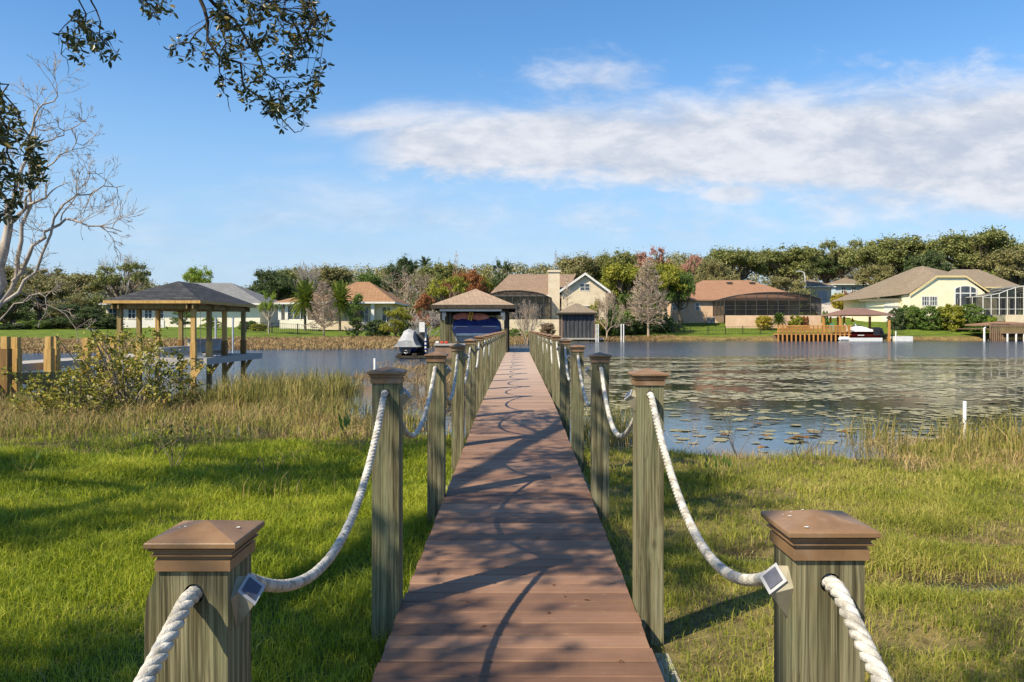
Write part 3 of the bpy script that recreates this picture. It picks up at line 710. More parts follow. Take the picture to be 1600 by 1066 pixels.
for side, mat, nm in ((-1, 'grass', 'left'), (1, 'grass_r', 'right')):
    gm = MB()
    for (y0, y1, n, wd, hs_) in ((1.2, 4.6, 70000, .0042, .085), (4.6, 7.5, 90000, .0052, .092), (7.5, 12, 85000, .0075, .10), (12, 22 if side < 0 else 13.5, 34000 if side < 0 else 7000, .013, .15)):
        x, y = scatter(n, y0, y1, side)
        z = gz(x, y)
        tn = nearshore(x) - y
        if side < 0: n_ok = tn > .2
        else: n_ok = tn > -.05
        keep = n_ok & (z > -.02)
        keep &= rng.uniform(0, 1, n) < np.where(z < .03, .30, 1)
        dn = noise2(x, y, 2.2, 17)
        keep &= rng.uniform(0, 1, n) < np.clip(.86 + .4 * dn, .3, 1)
        if side > 0: keep &= rng.uniform(0, 1, n) < np.clip(.72 + 1.0 * noise2(x, y, 1.5, 44), .16, 1)
        x, y, z, dn = x[keep], y[keep], z[keep], dn[keep]
        H = hs_ * rng.uniform(.45, 1.35, len(x)) * (1 + .45 * dn) * (1.0 if side < 0 else .85)
        H *= np.where(rng.uniform(0, 1, len(x)) < .03, 1.7, 1)
        add_blades(gm, np.stack([x, y, z - .01], 1), H, wd * rng.uniform(.7, 1.4, len(x)), rng.uniform(.1, 1.1, len(x)), rng)
    tag(gm.build('grass', MT[mat]), 'lush green grass left of the boardwalk' if side < 0 else 'yellowish soggy grass right of the boardwalk', 'grass', kind='stuff')
# shore reeds
def reedbed(name, label, mat, boxes, cat='reeds'):
    m = MB()
    for (x0, x1, y0, y1, n, h0, h1, wd, ln) in boxes:
        nc = max(1, n // 14)
        cx_ = rng.uniform(x0, x1, nc); cy_ = rng.uniform(y0, y1, nc)
        idx = rng.randint(0, nc, n)
        x = cx_[idx] + rng.normal(0, .13, n); y = cy_[idx] + rng.normal(0, .13, n)
        z = np.maximum(gz(x, y), -.3) - .02
        hh = (h0 + (h1 - h0) * rng.uniform(0, 1, nc)[idx]) * rng.uniform(.55, 1.1, n) * (.66 if 'straw coloured' in label else 1)
        add_blades(m, np.stack([x, y, z], 1), hh + np.maximum(0, -z), wd * rng.uniform(.6, 1.3, n), ln * rng.uniform(.1, 1.6, n), rng)
    return tag(m.build(name, MT[mat]), label, cat, kind='stuff')
reedbed('dry_grass', 'tall straw coloured grass along the left shore', 'straw',
        [(-13, -4.0, 12.6, 17.5, 5200, .25, .62, .010, .7), (-16, -8, 12.0, 16.5, 2600, .2, .5, .010, .7), (-4, -2.2, 11.8, 15, 1700, .2, .45, .009, .6), (-11, -2, 9.6, 12.5, 1500, .12, .35, .008, .8)], 'dry grass')
reedbed('reeds', 'green and brown reeds fringing the left shore', 'reed',
        [(-7.4, -4.4, 16.5, 22.0, 3000, .40, .85, .020, .32), (-12, -7, 15.0, 18, 1300, .25, .5, .016, .5), (-12.5, -3.6, 12.2, 16.5, 3400, .18, .42, .012, .5), (-4.8, -3.2, 14, 17, 500, .3, .55, .016, .5), (-4.6, -1.6, 12, 14.2, 700, .25, .5, .014, .5), (-4.2, -1.9, 7.5, 11, 120, .25, .4, .012, .5)])
reedbed('marsh_grass', 'yellow brown marsh grass in the water left of the boardwalk', 'marsh',
        [(-5.6, -1.2, 24, 34, 3200, .2, .42, .03, .6), (-2.6, -1.1, 12, 24, 1300, .1, .34, .018, .7), (-7, -2.5, 36, 42, 400, .15, .25, .03, .6)], 'marsh grass')
reedbed('thatch', 'dead blades and thatch scattered through the right grass', 'straw',
        [(.8, 7.5, 3.4, 10.5, 16000, .03, .10, .005, 2.0), (2.2, 4.4, 4.4, 6.6, 3200, .04, .09, .005, 2.4)], 'thatch')
reedbed('thatch', 'dead blades scattered through the left grass', 'straw',
        [(-9, -.8, 3.4, 12.5, 7000, .03, .11, .005, 1.6)], 'thatch')
reedbed('reeds', 'upright green reeds on the right shore by the white stake', 'reed',
        [(5.2, 8.6, 9.6, 12.6, 900, .30, .62, .016, .35), (6.2, 9.5, 7.6, 9.8, 520, .3, .62, .015, .5), (6.6, 9.8, 9.4, 12.2, 700, .4, .8, .018, .35), (3.4, 6.0, 9.6, 10.8, 260, .15, .35, .010, .5), (1.0, 1.9, 11.0, 13.5, 620, .35, .75, .014, .35)])
reedbed('dry_grass', 'flattened tan grass on the right shore', 'straw',
        [(4.6, 8.6, 8.8, 12.0, 3800, .10, .28, .008, 1.5), (2.6, 4.2, 9.9, 10.7, 500, .08, .2, .007, 1.4), (2.6, 4.3, 5.5, 6.8, 500, .06, .10, .005, 2.2), (1.9, 3.6, 6.6, 7.3, 350, .06, .1, .005, 2.2)], 'dry grass')
# far bank marsh
mm = MB()
for (n, xa, xb, ta, tb, h0, h1) in ((26000, -48, -6, -1.0, 15, .18, .42), (2500, -7, 3, -.8, 7, .3, .7), (1800, 8, 22, -.3, 1.5, .15, .4), (1500, 22, 90, -.2, .6, .1, .3)):
    x = rng.uniform(xa, xb, n); y = np.interp(x, FS[:, 0], FS[:, 1]) + rng.uniform(ta, tb, n)
    z = np.maximum(gz(x, y), -.1)
    add_blades(mm, np.stack([x, y, z], 1), rng.uniform(h0, h1, n), rng.uniform(.05, .12, n), rng.uniform(.1, .9, n), rng)
tag(mm.build('marsh_grass', MT['marsh']), 'brown reed bank on the far left shore below the lawns', 'marsh grass', kind='stuff')
# ---------------------------------------------------------------- tree builders
UPV = np.array((0, 0, 1.))
def unit(v): return v / (np.linalg.norm(v) + 1e-9)
def leafcloud(rng, C, Rr, n_each, size, up=.35, asp=.55, flat=.75):
    C = np.asarray(C); k = len(C); n = k * n_each
    idx = np.repeat(np.arange(k), n_each)
    d = rng.normal(0, 1, (n, 3)); d /= np.linalg.norm(d, axis=1)[:, None]
    r = rng.uniform(0, 1, n) ** .45
    off = d * r[:, None] * np.asarray(Rr)[idx][:, None]; off[:, 2] *= flat
    P = C[idx] + off
    nrm = d * .9 + rng.normal(0, .7, (n, 3)) + UPV * up; nrm /= np.linalg.norm(nrm, axis=1)[:, None]
    a = np.cross(nrm, rng.normal(0, 1, (n, 3))); a /= np.linalg.norm(a, axis=1)[:, None]; b = np.cross(nrm, a)
    s_ = (size * rng.uniform(.6, 1.4, n))[:, None] / 2
    V_ = np.stack([P - a * s_, P - b * s_ * asp, P + a * s_, P + b * s_ * asp], 1).reshape(-1, 3)
    return V_, np.arange(n * 4).reshape(-1, 4)
def grow(rng, m, p, d, L, r, depth, tips, up=.08, spread=.65, kids=(2, 4), rmin=.02, wob=.16, seg=5, sh=.68, flat=1.0):
    pts = [p]; dd = unit(d); q = p.copy()
    for s_ in range(seg):
        dd = unit(dd + rng.normal(0, wob, 3) + UPV * up); q = q + dd * L / seg; pts.append(q)
    rr = np.linspace(r, max(rmin * .8, r * .55), seg + 1)
    m.tube(pts, rr, 6 if depth > 3 else (4 if depth > 1 else 3), cap=False)
    if depth == 0: tips.append(q); return
    for c in range(rng.randint(kids[0], kids[1] + 1)):
        t_ = rng.uniform(.35, 1.0); i_ = min(seg, int(t_ * seg) + 1)
        sd = rng.normal(0, 1, 3); sd[2] *= flat
        nd = unit(dd + unit(sd - dd * sd.dot(dd)) * spread * rng.uniform(.7, 1.4))
        grow(rng, m, pts[i_], nd, L * sh * rng.uniform(.75, 1.15), max(rmin, r * .55), depth - 1, tips, up, spread, kids, rmin, wob, max(3, seg - 1), sh, flat)
    grow(rng, m, pts[-1], dd, L * sh, max(rmin, r * .55), depth - 1, tips, up, spread, kids, rmin, wob, max(3, seg - 1), sh, flat)
def mesh_of(m, name, mats, smooth=False):
    o = m.build(name, mats, org=(0, 0, 0)); me = o.data; bpy.data.objects.remove(o); return me
VAR = {}
def variant(kind, idx):
    """meshes on a 10 m wide, 10 m tall basis: list of (part name, mesh, slot material)"""
    key = (kind, idx)
    if key in VAR: return VAR[key]
    rng = np.random.RandomState(hash(kind) % 1000 if False else sum(map(ord, kind)) * 7 + idx * 131)
    parts = []
    if kind in ('oak', 'round', 'pine', 'open', 'cone'):
        tr = MB(); C, Rr = [], []
        th = {'oak': 2.6, 'round': 1.0, 'pine': 4.0, 'open': 2.8, 'cone': .6}[kind]
        pts = [(0, 0, -.6), (.1, 0, th * .5), (.15 * rng.normal(), .1, th), (.3 * rng.normal(), .2, th + 2)]
        tr.tube(pts, [.42, .32, .27, .16], 8)
        nl = {'oak': 19, 'round': 11, 'pine': 15, 'open': 12, 'cone': 10}[kind]
        for l_ in range(nl):
            a = 2.4 * l_ + rng.uniform(-.4, .4)
            if kind == 'oak':
                hv = unit(np.array((math.cos(a), math.sin(a), rng.uniform(-.15, 1.6)))); q_ = rng.uniform(.55, 1.0); rad = 3.7 * q_ * math.hypot(hv[0], hv[1]); z = 4.7 + 3.6 * q_ * hv[2]; lr = rng.uniform(1.15, 1.75)
            elif kind == 'round': rad = rng.uniform(.8, 3.2); z = rng.uniform(2.0, 8.2) * (1 - .08 * rad) ; lr = rng.uniform(1.3, 2.0)
            elif kind == 'pine': rad = rng.uniform(.6, 3.0); z = rng.uniform(5.4, 9.0) - .3 * rad; lr = rng.uniform(1.1, 1.7)
            elif kind == 'open': rad = rng.uniform(1.6, 4.0); z = 4.4 + (1 - (rad / 4.8) ** 2) * rng.uniform(1.2, 4.2); lr = rng.uniform(.8, 1.35)
            else: z = .9 + 8.0 * l_ / nl; rad = rng.uniform(.2, 1) * 2.6 * (1 - z / 10.5); lr = .6 + 1.5 * (1 - z / 10)
            c = np.array((math.cos(a) * rad, math.sin(a) * rad, z))
            mid = np.array((c[0] * .45, c[1] * .45, th + (z - th) * .45)) + rng.normal(0, .25, 3)
            st = np.array((0, 0, max(.4, min(th, z - 1))))
            tr.tube([st, mid, c, c + unit(c) * lr * .6], [.17, .11, .07, .03], 5)
            for s_ in range(5 if kind == 'open' else 3):
                e = c + unit(rng.normal(0, 1, 3)) * lr * .9; tr.tube([mid, (mid + e) / 2 + rng.normal(0, .15, 3), e], [.06, .045, .02], 3)
            ncl = {'oak': 20, 'round': 20, 'pine': 16, 'open': 11, 'cone': 14}[kind]
            dv = rng.normal(0, 1, (ncl, 3)); dv /= np.linalg.norm(dv, axis=1)[:, None]; dv[:, 2] = np.where(dv[:, 2] < -.35, -dv[:, 2] * .5, dv[:, 2])
            for v in dv:
                C.append(c + v * lr * rng.uniform(.65, 1.08) * np.array((1, 1, .72))); Rr.append(rng.uniform(.38, .68) * (.9 if kind in ('pine', 'open') else 1))
            if kind in ('oak', 'round'): C.append(c); Rr.append(lr * .55)
        cr = MB(); V_, f_ = leafcloud(rng, np.array(C), np.array(Rr), {'oak': 50, 'round': 60, 'pine': 60, 'open': 60, 'cone': 60}[kind], .25 if kind != 'pine' else .24); cr.add(V_, f_)
        # stray sprigs beyond the outline
        C2 = np.array(C) * (1 + rng.uniform(.02, .10, (len(C), 1))); V_, f_ = leafcloud(rng, C2, np.array(Rr) * 1.25, 5, .24); cr.add(V_, f_)
        parts = [('trunk', mesh_of(tr, 'trunk', MT['bark_mid']), 'T'), ('crown', mesh_of(cr, 'crown', MT['l_oak']), 'C')]
    elif kind == 'shrub':
        tr = MB(); C, Rr = [], []
        for s_ in range(7):
            e = np.array((rng.uniform(-3, 3), rng.uniform(-3, 3), rng.uniform(4, 8))); tr.tube([(e[0] * .1, e[1] * .1, -.3), e * .5 + rng.normal(0, .2, 3), e], [.14, .1, .05], 4)
        for s_ in range(90):
            a = rng.uniform(0, 6.28); z = rng.uniform(.5, 9); rad = 4.6 * math.sqrt(max(.05, 1 - ((z - 3.5) / 6.3) ** 2)) * rng.uniform(.6, 1)
            C.append((math.cos(a) * rad, math.sin(a) * rad, z)); Rr.append(rng.uniform(.8, 1.35))
        for s_ in range(14): C.append((rng.uniform(-2, 2), rng.uniform(-2, 2), rng.uniform(1, 7))); Rr.append(2.0)
        cr = MB(); V_, f_ = leafcloud(rng, np.array(C), np.array(Rr), 75, .6); cr.add(V_, f_)
        parts = [('stem', mesh_of(tr, 'stem', MT['bark_mid']), 'T'), ('foliage', mesh_of(cr, 'foliage', MT['l_green']), 'C')]
    elif kind == 'bare':
        tr = MB(); tips = []
        tr.tube([(0, 0, -.5), (.05, 0, .8), (.0, .1, 1.6)], [.24, .2, .16], 6)
        for s_ in range(7):
            a = 2.4 * s_ + rng.uniform(-.3, .3)
            grow(rng, tr, np.array((0, 0, 1.0 + .12 * s_)), np.array((math.cos(a) * .75, math.sin(a) * .75, 1.1)), 3.0, .12, 4, tips, .05, .7, (2, 3), .022, .15)
        parts = [('trunk', mesh_of(tr, 'trunk', MT['twig']), 'T')]
    elif kind in ('cypress', 'spire'):
        tr = MB(); tips = []
        w_ = 1.0 if kind == 'cypress' else .8
        tr.tube([(0, 0, -.6), (0, 0, .6), (.05, .03, 4), (0, 0, 8), (0, 0, 10)], [.34, .2, .13, .06, .02], 7)
        nb = 120 if kind == 'cypress' else 50
        for s_ in range(nb):
            z = 1.5 + 8.2 * (s_ / nb); a = 2.4 * s_; L = w_ * 4.6 * (1 - (z - 1.2) / 9.0) ** .8 * rng.uniform(.65, 1.1) + .25
            if z < 2.4: L *= .7
            grow(rng, tr, np.array((0, 0, z)), np.array((math.cos(a), math.sin(a), .22)), L * .60, .055, 2, tips, .05, .6, (3, 4) if kind == 'cypress' else (1, 2), .03, .12, 4, .6, .6)
        parts = [('trunk', mesh_of(tr, 'trunk', MT['twig']), 'T')]
    elif kind in ('palm', 'tallpalm'):
        tr = MB(); cr = MB(); base = 4.4 if kind == 'palm' else 8.3; Lf = 4.6 if kind == 'palm' else 1.6
        tr.tube([(0, 0, -.4), (.05, 0, base * .5), (0, 0, base)], [.36, .3, .36] if kind == 'palm' else [.16, .12, .12], 8)
        nf = 74 if kind == 'palm' else 26
        for s_ in range(nf):
            a = 2.4 * s_; el = 1.35 - 1.75 * s_ / nf
            d0 = np.array((math.cos(a) * math.cos(el), math.sin(a) * math.cos(el), math.sin(el)))
            side = unit(np.cross(d0, UPV) + 1e-6); pts = []; q = np.array((0, 0, base)); dd = d0.copy()
            for t_ in range(9): pts.append(q.copy()); q = q + dd * Lf / 9; dd = unit(dd - UPV * .13)
            cr.tube(pts, np.linspace(.05, .02, 9) * (1 if kind == 'palm' else .4), 3, cap=False)
            P = np.array(pts); nl = 34
            tt_ = np.linspace(.12, 1, nl); c_ = np.stack([np.interp(tt_ * 8, np.arange(9), P[:, k_]) for k_ in range(3)], 1)
            for sg in (-1, 1):
                ll = Lf * .17 * np.sin(np.clip(tt_ * 2.9, 0, 2.9)) + .12
                tip = c_ + (side * sg)[None] * ll[:, None] + d0[None] * ll[:, None] * .5 - UPV * ll[:, None] * .35 + rng.normal(0, .04, (nl, 3))
                wv = d0[None] * (.085 if kind == 'palm' else .03)
                V_ = np.stack([c_ - wv, c_ + wv, tip], 1).reshape(-1, 3); cr.add(V_, np.arange(nl * 3).reshape(-1, 3))
        parts = [('trunk', mesh_of(tr, 'trunk', MT['bark_mid']), 'T'), ('crown', mesh_of(cr, 'crown', MT['l_palm']), 'C')]
    VAR[key] = parts
    return parts
trng = random.Random(3)
NAMES = {'oak': 'oak_tree', 'round': 'leafy_tree', 'pine': 'pine_tree', 'open': 'oak_tree', 'cone': 'evergreen_tree', 'shrub': 'shrub', 'bare': 'bare_tree', 'cypress': 'bare_cypress', 'spire': 'bare_cypress', 'palm': 'palm_tree', 'tallpalm': 'palm_tree'}
def tree(label, px, top, wpx, d, kind, leaf=None, bark=None, var=0, name=None, zb=None, group=None, cat=None, dy=1.0):
    x = X(px, d); zb = (g1(x, d) - .05) if zb is None else zb
    h = Z(top, d) - zb; wm = wpx * d / F
    root = thing(name or NAMES[kind], label, cat or ('shrub' if kind == 'shrub' else 'palm' if 'palm' in kind else 'tree'), (x, d, zb), group)
    if kind == 'tallpalm': wm = h
    hs2 = {'oak': 1.09, 'open': 1.06, 'round': 1.02, 'pine': 1.0, 'cone': 1.0}.get(kind, 1.0)
    root.scale = (wm / 10, wm / 10 * dy, h / 10 * hs2); root.rotation_euler = (0, 0, trng.uniform(0, 6.28) if dy == 1.0 else 0)
    for nm, me, sl in variant(kind, var):
        o = bpy.data.objects.new(nm, me); COL.objects.link(o); o.parent = root
        mt = MT[leaf] if (sl == 'C' and leaf) else MT[bark] if (sl == 'T' and bark) else None
        if mt: o.material_slots[0].link = 'OBJECT'; o.material_slots[0].material = mt
    return root
exec_after = []
# ---------------------------------------------------------------- building helpers
def window(parent, x0, x1, z0, z1, y, nxp=2, nzp=2, fr=.07, mat='white', arch=0.0):
    m = MB(); y0, y1 = y - .05, y + .02
    m.box(x0, x1, y0, y1, z0, z0 + fr); m.box(x0, x1, y0, y1, z1 - fr, z1)
    m.box(x0, x0 + fr, y0, y1, z0 + fr, z1 - fr); m.box(x1 - fr, x1, y0, y1, z0 + fr, z1 - fr)
    for k in range(1, nxp):
        xm = x0 + (x1 - x0) * k / nxp; m.box(xm - fr * .45, xm + fr * .45, y0 + .004, y1, z0 + fr, z1 - fr)
    for k in range(1, nzp):
        zm = z0 + (z1 - z0) * k / nzp; m.box(x0 + fr, x1 - fr, y0 + .008, y1, zm - fr * .35, zm + fr * .35)
    w_ = m.build('window', MT[mat], parent)
    g = MB(); g.box(x0 + fr * .5, x1 - fr * .5, y - .02, y + .015, z0 + fr * .5, z1 - fr * .5); g.build('pane', MT['glass'], w_)
    return w_
def hip(parent, x0, x1, y0, y1, ze, zr, mat, rx=None, over=.45, fascia='white', name='roof', th=.22, ridge_pts=None):
    """hip roof. rx = (ridge start, end) in x; ridge along x at mid depth unless ridge_pts given"""
    a0, a1, b0, b1 = x0 - over, x1 + over, y0 - over, y1 + over
    if ridge_pts is None:
        ym = (b0 + b1) / 2
        if rx is None: q = min((b1 - b0) / 2, (a1 - a0) / 2 - .01); rx = (a0 + q, a1 - q)
        ridge_pts = [(rx[0], ym, zr), (rx[1], ym, zr)]
    m = MB(); r0, r1 = ridge_pts
    E = [(a0, b0, ze), (a1, b0, ze), (a1, b1, ze), (a0, b1, ze)]
    if abs(r0[0] - r1[0]) > abs(r0[1] - r1[1]) or r0 == r1:
        m.add(E + [r0, r1], [(0, 1, 5, 4), (1, 2, 5), (2, 3, 4, 5), (3, 0, 4)])
    else:
        m.add(E + [r0, r1], [(0, 1, 4), (1, 2, 5, 4), (2, 3, 5), (3, 0, 4, 5)])
    rf = m.build(name, mat if isinstance(mat, bpy.types.Material) else MT[mat], parent)
    f = MB(); i0, i1, j0, j1 = a0 + .03, a1 - .03, b0 + .03, b1 - .03
    f.box(a0 + .0, a1 - .0, b0, b0 + .05, ze - th, ze - .002); f.box(a0, a1, b1 - .05, b1, ze - th, ze - .002)
    f.box(a0, a0 + .05, b0 + .05, b1 - .05, ze - th, ze - .002); f.box(a1 - .05, a1, b0 + .05, b1 - .05, ze - th, ze - .002)
    f.box(a0 + .05, a1 - .05, b0 + .05, b1 - .05, ze - .06, ze - .003)
    f.build('fascia', MT[fascia], rf)
    return rf
def cage(parent, x0, x1, y0, y1, z0, prof, frame, nbay, midz=None):
    """screened pool enclosure: prof = [(x, z)...] front roofline; flat-ish roof running back"""
    fm = MB(); sm = MB(); t_ = .09
    px_ = [p[0] for p in prof]; pz = [p[1] for p in prof]
    top = lambda x: float(np.interp(x, px_, pz))
    xs = np.linspace(x0, x1, nbay + 1)
    for k, x in enumerate(xs):
        fm.box(x - t_ / 2, x + t_ / 2, y0 - t_ / 2, y0 + t_ / 2, z0, top(x))
        fm.beam((x, y0, top(x)), (x, y1, top(x)), t_ * .8, t_ * .8)
    for a, b in zip(xs[:-1], xs[1:]):
        fm.beam((a, y0 - .01, top(a)), (b, y0 - .01, top(b)), t_, t_)
        fm.beam((a, y0 + .01, z0 + .9), (b, y0 + .01, z0 + .9), t_ * .7, t_ * .7)
        if midz:
            for mz in midz:
                if mz < min(top(a), top(b)): fm.beam((a, y0 + .012, mz), (b, y0 + .012, mz), t_ * .7, t_ * .7)
        sm.add([(a, y0 + .03, z0), (b, y0 + .03, z0), (b, y0 + .03, top(b)), (a, y0 + .03, top(a))], [(0, 1, 2, 3)])
        for q in range(3):
            ya, yb_ = y0 + (y1 - y0) * q / 3, y0 + (y1 - y0) * (q + 1) / 3
            fm.beam((a, yb_, top(a)), (b, yb_, top(b)), t_ * .7, t_ * .7)
        sm.add([(a, y0 + .03, top(a) + .03), (b, y0 + .03, top(b) + .03), (b, y1, top(b) + .03), (a, y1, top(a) + .03)], [(0, 1, 2, 3)])
    for x in (x0, x1):
        for q in range(1, 4): fm.box(x - t_ / 2, x + t_ / 2, y0 + (y1 - y0) * q / 3 - .04, y0 + (y1 - y0) * q / 3 + .04, z0, top(x))
        sm.add([(x, y0, z0), (x, y1, z0), (x, y1, top(x)), (x, y0, top(x))], [(0, 1, 2, 3)])
    c = fm.build('screen_enclosure', MT[frame], parent); sm.build('insect_screen', MT['screen'], c)
    return c
# ================================================================ houses
# orange-roofed house, far left
D = 98.0
h = thing('house', 'house with orange brown hip roof behind two palms on the far left shore', 'house', (X(520, D), D, g1(X(520, D), D)))
zf, ze = Z(517, D), Z(473, D)
m = MB(); m.box(X(437, D), X(505, D), D, D + 9, zf - 1, Z(500, D)); m.build('wall', MT['offwhite'], h)
m = MB()
for p in (437, 447.5, 478.5, 502): m = MB(); m.box(X(p - 2.4, D), X(p + 2.4, D), D - .02, D + .3, Z(500, D), ze); m.build('porch_column', MT['white'], h)
m = MB(); m.box(X(434, D), X(505, D), D + 4, D + 8.5, Z(500, D), ze); m.build('rear_wall', MT['white'], h)
window(h, X(447, D), X(480, D), Z(500, D), Z(477, D), D + .12, 3, 2, .09)
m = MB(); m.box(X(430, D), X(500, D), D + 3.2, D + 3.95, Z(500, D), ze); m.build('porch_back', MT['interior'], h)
m = MB(); m.box(X(505, D), X(612, D), D - 1.5, D + 10, zf - 1, ze); m.build('wall', MT['cream'], h)
for p in (566, 600): window(h, X(p, D), X(p + 14, D), Z(505, D), Z(480, D), D - 1.5, 2, 2)
m = MB(); m.box(X(585, D), X(590, D), D - 2.4, D - 1.9, zf - 1, ze); m.build('porch_column', MT['white'], h)
hip(h, X(433, D), X(520, D), D - .2, D + 9, ze, Z(455, D), 'shingle_orange')
hip(h, X(500, D), X(617, D), D - 2.4, D + 12, ze + .02, Z(437, D), 'shingle_orange', rx=(X(545, D), X(566, D)))
# grey-roofed house behind the dock shelter
D = 102.0
h = thing('house', 'white house with grey hip roof beyond the black-roofed dock shelter', 'house', (X(300, D), D, g1(X(300, D), D)))
ze = Z(474, D)
m = MB(); m.box(X(162, D), X(404, D), D + .6, D + 11, Z(518, D) - 1, ze); m.build('wall', MT['offwhite'], h)
m = MB(); m.box(X(160, D), X(268, D), D - 2.2, D - 1.9, Z(520, D) - 1, Z(501, D)); m.build('garden_wall', MT['white'], h)
for p in (166, 178, 196, 222, 240): window(h, X(p, D), X(p + 13, D), Z(499, D), Z(480, D), D + .6, 2, 2, .1)
hip(h, X(162, D), X(408, D), D, D + 12, ze, Z(438, D), 'shingle_grey', rx=(X(272, D), X(335, D)))
# centre house
D = 118.0
h = thing('house', 'cream house with brown roof, tall chimney and gable beyond the boardwalk', 'house', (X(850, D), D, g1(X(850, D), D)))
zb, ze = Z(516, D) - .6, Z(461, D)
m = MB(); m.box(X(778, D), X(870, D), D + .5, D + 12, zb, ze); m.build('wall', MT['greige'], h)
m = MB(); gx0, gx1, ga = X(877, D), X(946, D), X(913, D)
m.prism([(gx0, zb), (gx1, zb), (gx1, Z(455, D)), (ga, Z(432, D)), (gx0, Z(455, D))], D - 1.2, D + 9)
m.build('gable_wall', MT['cream'], h)
m = MB()
for (xa, za, xb, zb_) in ((X(872.5, D), Z(456.5, D), ga, Z(428.5, D)), (ga, Z(428.5, D), X(952, D), Z(457, D))):
    m.prism([(xa, za), (xb, zb_), (xb, zb_ + .12), (xa, za + .12)], D - 1.7, D + 9)
rf = m.build('roof', MT['shingle_brown'], h)
m = MB()
for (xa, za, xb, zb_) in ((X(872.5, D), Z(456.5, D), ga, Z(428.5, D)), (ga, Z(428.5, D), X(952, D), Z(457, D))):
    m.prism([(xa, za - .24), (xb, zb_ - .24), (xb, zb_ + .13), (xa, za + .13)], D - 1.76, D - 1.71)
m.build('bargeboard', MT['white'], rf)
window(h, X(905, D), X(920.5, D), Z(455, D), Z(444, D), D - 1.2, 2, 2)
window(h, X(897, D), X(925, D), Z(500, D), Z(478, D), D - 1.2, 3, 1)
hip(h, X(768, D), X(880, D), D, D + 13, ze, Z(424, D), 'shingle_brown', rx=(X(795, D), X(905, D)))
m = MB(); m.box(X(857, D), X(874, D), D - 1.0, D + .4, zb, Z(426, D)); m.box(X(855.5, D), X(875.5, D), D - 1.15, D + .55, Z(426, D), Z(423, D)); m.build('chimney', MT['cream'], h)
m = MB(); m.box(X(776, D), X(878, D), D - 6, D - 5.7, zb - .5, Z(500, D)); m.build('garden_wall', MT['cream'], h)
cage(h, X(764, D - 5), X(862, D - 5), D - 5, D, Z(500, D), [(X(764, D - 5), Z(463, D)), (X(782, D - 5), Z(457, D)), (X(815, D - 5), Z(456.5, D)), (X(845, D - 5), Z(460, D)), (X(862, D - 5), Z(468, D))], 'frame_dark', 8, [Z(478, D)])
window(h, X(800, D), X(822, D), Z(500, D), Z(476, D), D + .5, 3, 1); window(h, X(838, D), X(852, D), Z(500, D), Z(472, D), D + .5, 2, 1)
# brown-roofed house with dark cage
D = 127.0
h = thing('house', 'peach house with red brown hip roof and dark screened pool enclosure', 'house', (X(1150, D), D, g1(X(1150, D), D)))
zb, ze = Z(506, D) - 1, Z(468.5, D)
m = MB(); m.box(X(1050, D), X(1131, D), D, D + 12, zb, ze); m.build('wall', MT['peach'], h)
m = MB(); m.box(X(1131.2, D), X(1262, D), D + 4, D + 12, zb, ze); m.build('rear_wall', MT['peach'], h)
for a in (1050, 1059.5): window(h, X(a, D), X(a + 8.5, D), Z(485.5, D), Z(473, D), D, 1, 2, .12)
window(h, X(1086, D), X(1093.5, D), Z(485.5, D), Z(472.5, D), D, 1, 2, .12)
for a in (1142, 1168, 1196, 1222): window(h, X(a, D), X(a + 17, D), Z(494, D), Z(474, D), D + 4, 3, 1, .1, 'frame_dark')
hip(h, X(1052, D), X(1262, D), D, D + 17, ze, Z(433, D), 'shingle_red', rx=(X(1118, D), X(1196, D)), fascia='brownwood', over=.5)
m = MB()
for a in (1140, 1176): m.box(X(a, D + 5), X(a + 8, D + 5), D + 6.4, D + 7.4, Z(441, D + 7) - .3, Z(441, D + 7))
m.build('roof_vent', MT['frame_dark'], h)
m = MB(); m.box(X(1131, D - 6), X(1284, D - 6), D - 7.2, D - 6.9, Z(507, D - 7) - .6, Z(493, D - 7)); m.build('pool_wall', MT['peach'], h)
dd_ = D - 7
cage(h, X(1132, dd_), X(1283, dd_), dd_, D, Z(493, dd_), [(X(1132, dd_), Z(468, dd_)), (X(1160, dd_), Z(460, dd_)), (X(1190, dd_), Z(457, dd_)), (X(1230, dd_), Z(456.5, dd_)), (X(1262, dd_), Z(460, dd_)), (X(1283, dd_), Z(467, dd_))], 'frame_dark', 9, [Z(478, dd_)])
for k, lb in enumerate(('left of the pair of grey air conditioners against the peach wall', 'right of the pair of grey air conditioners against the peach wall')):
    a = thing('air_conditioner', lb, 'air conditioner', (X(1107.5 + 6.5 * k, D - 1), D - 1, g1(X(1110, D), D - 1)))
    m = MB(); x = X(1107.5 + 6.5 * k, D - 1); z = Z(502, D - 1); m.box(x - .27, x + .27, D - 1.3, D - .7, z - .3, z + .62); m.build('housing', MT['metal'], a)
    m = MB()
    for q in range(6): m.box(x - .25, x + .25, D - 1.33, D - 1.301, z + .02 + q * .09, z + .05 + q * .09)
    m.build('grille', MT['frame_dark'], a)
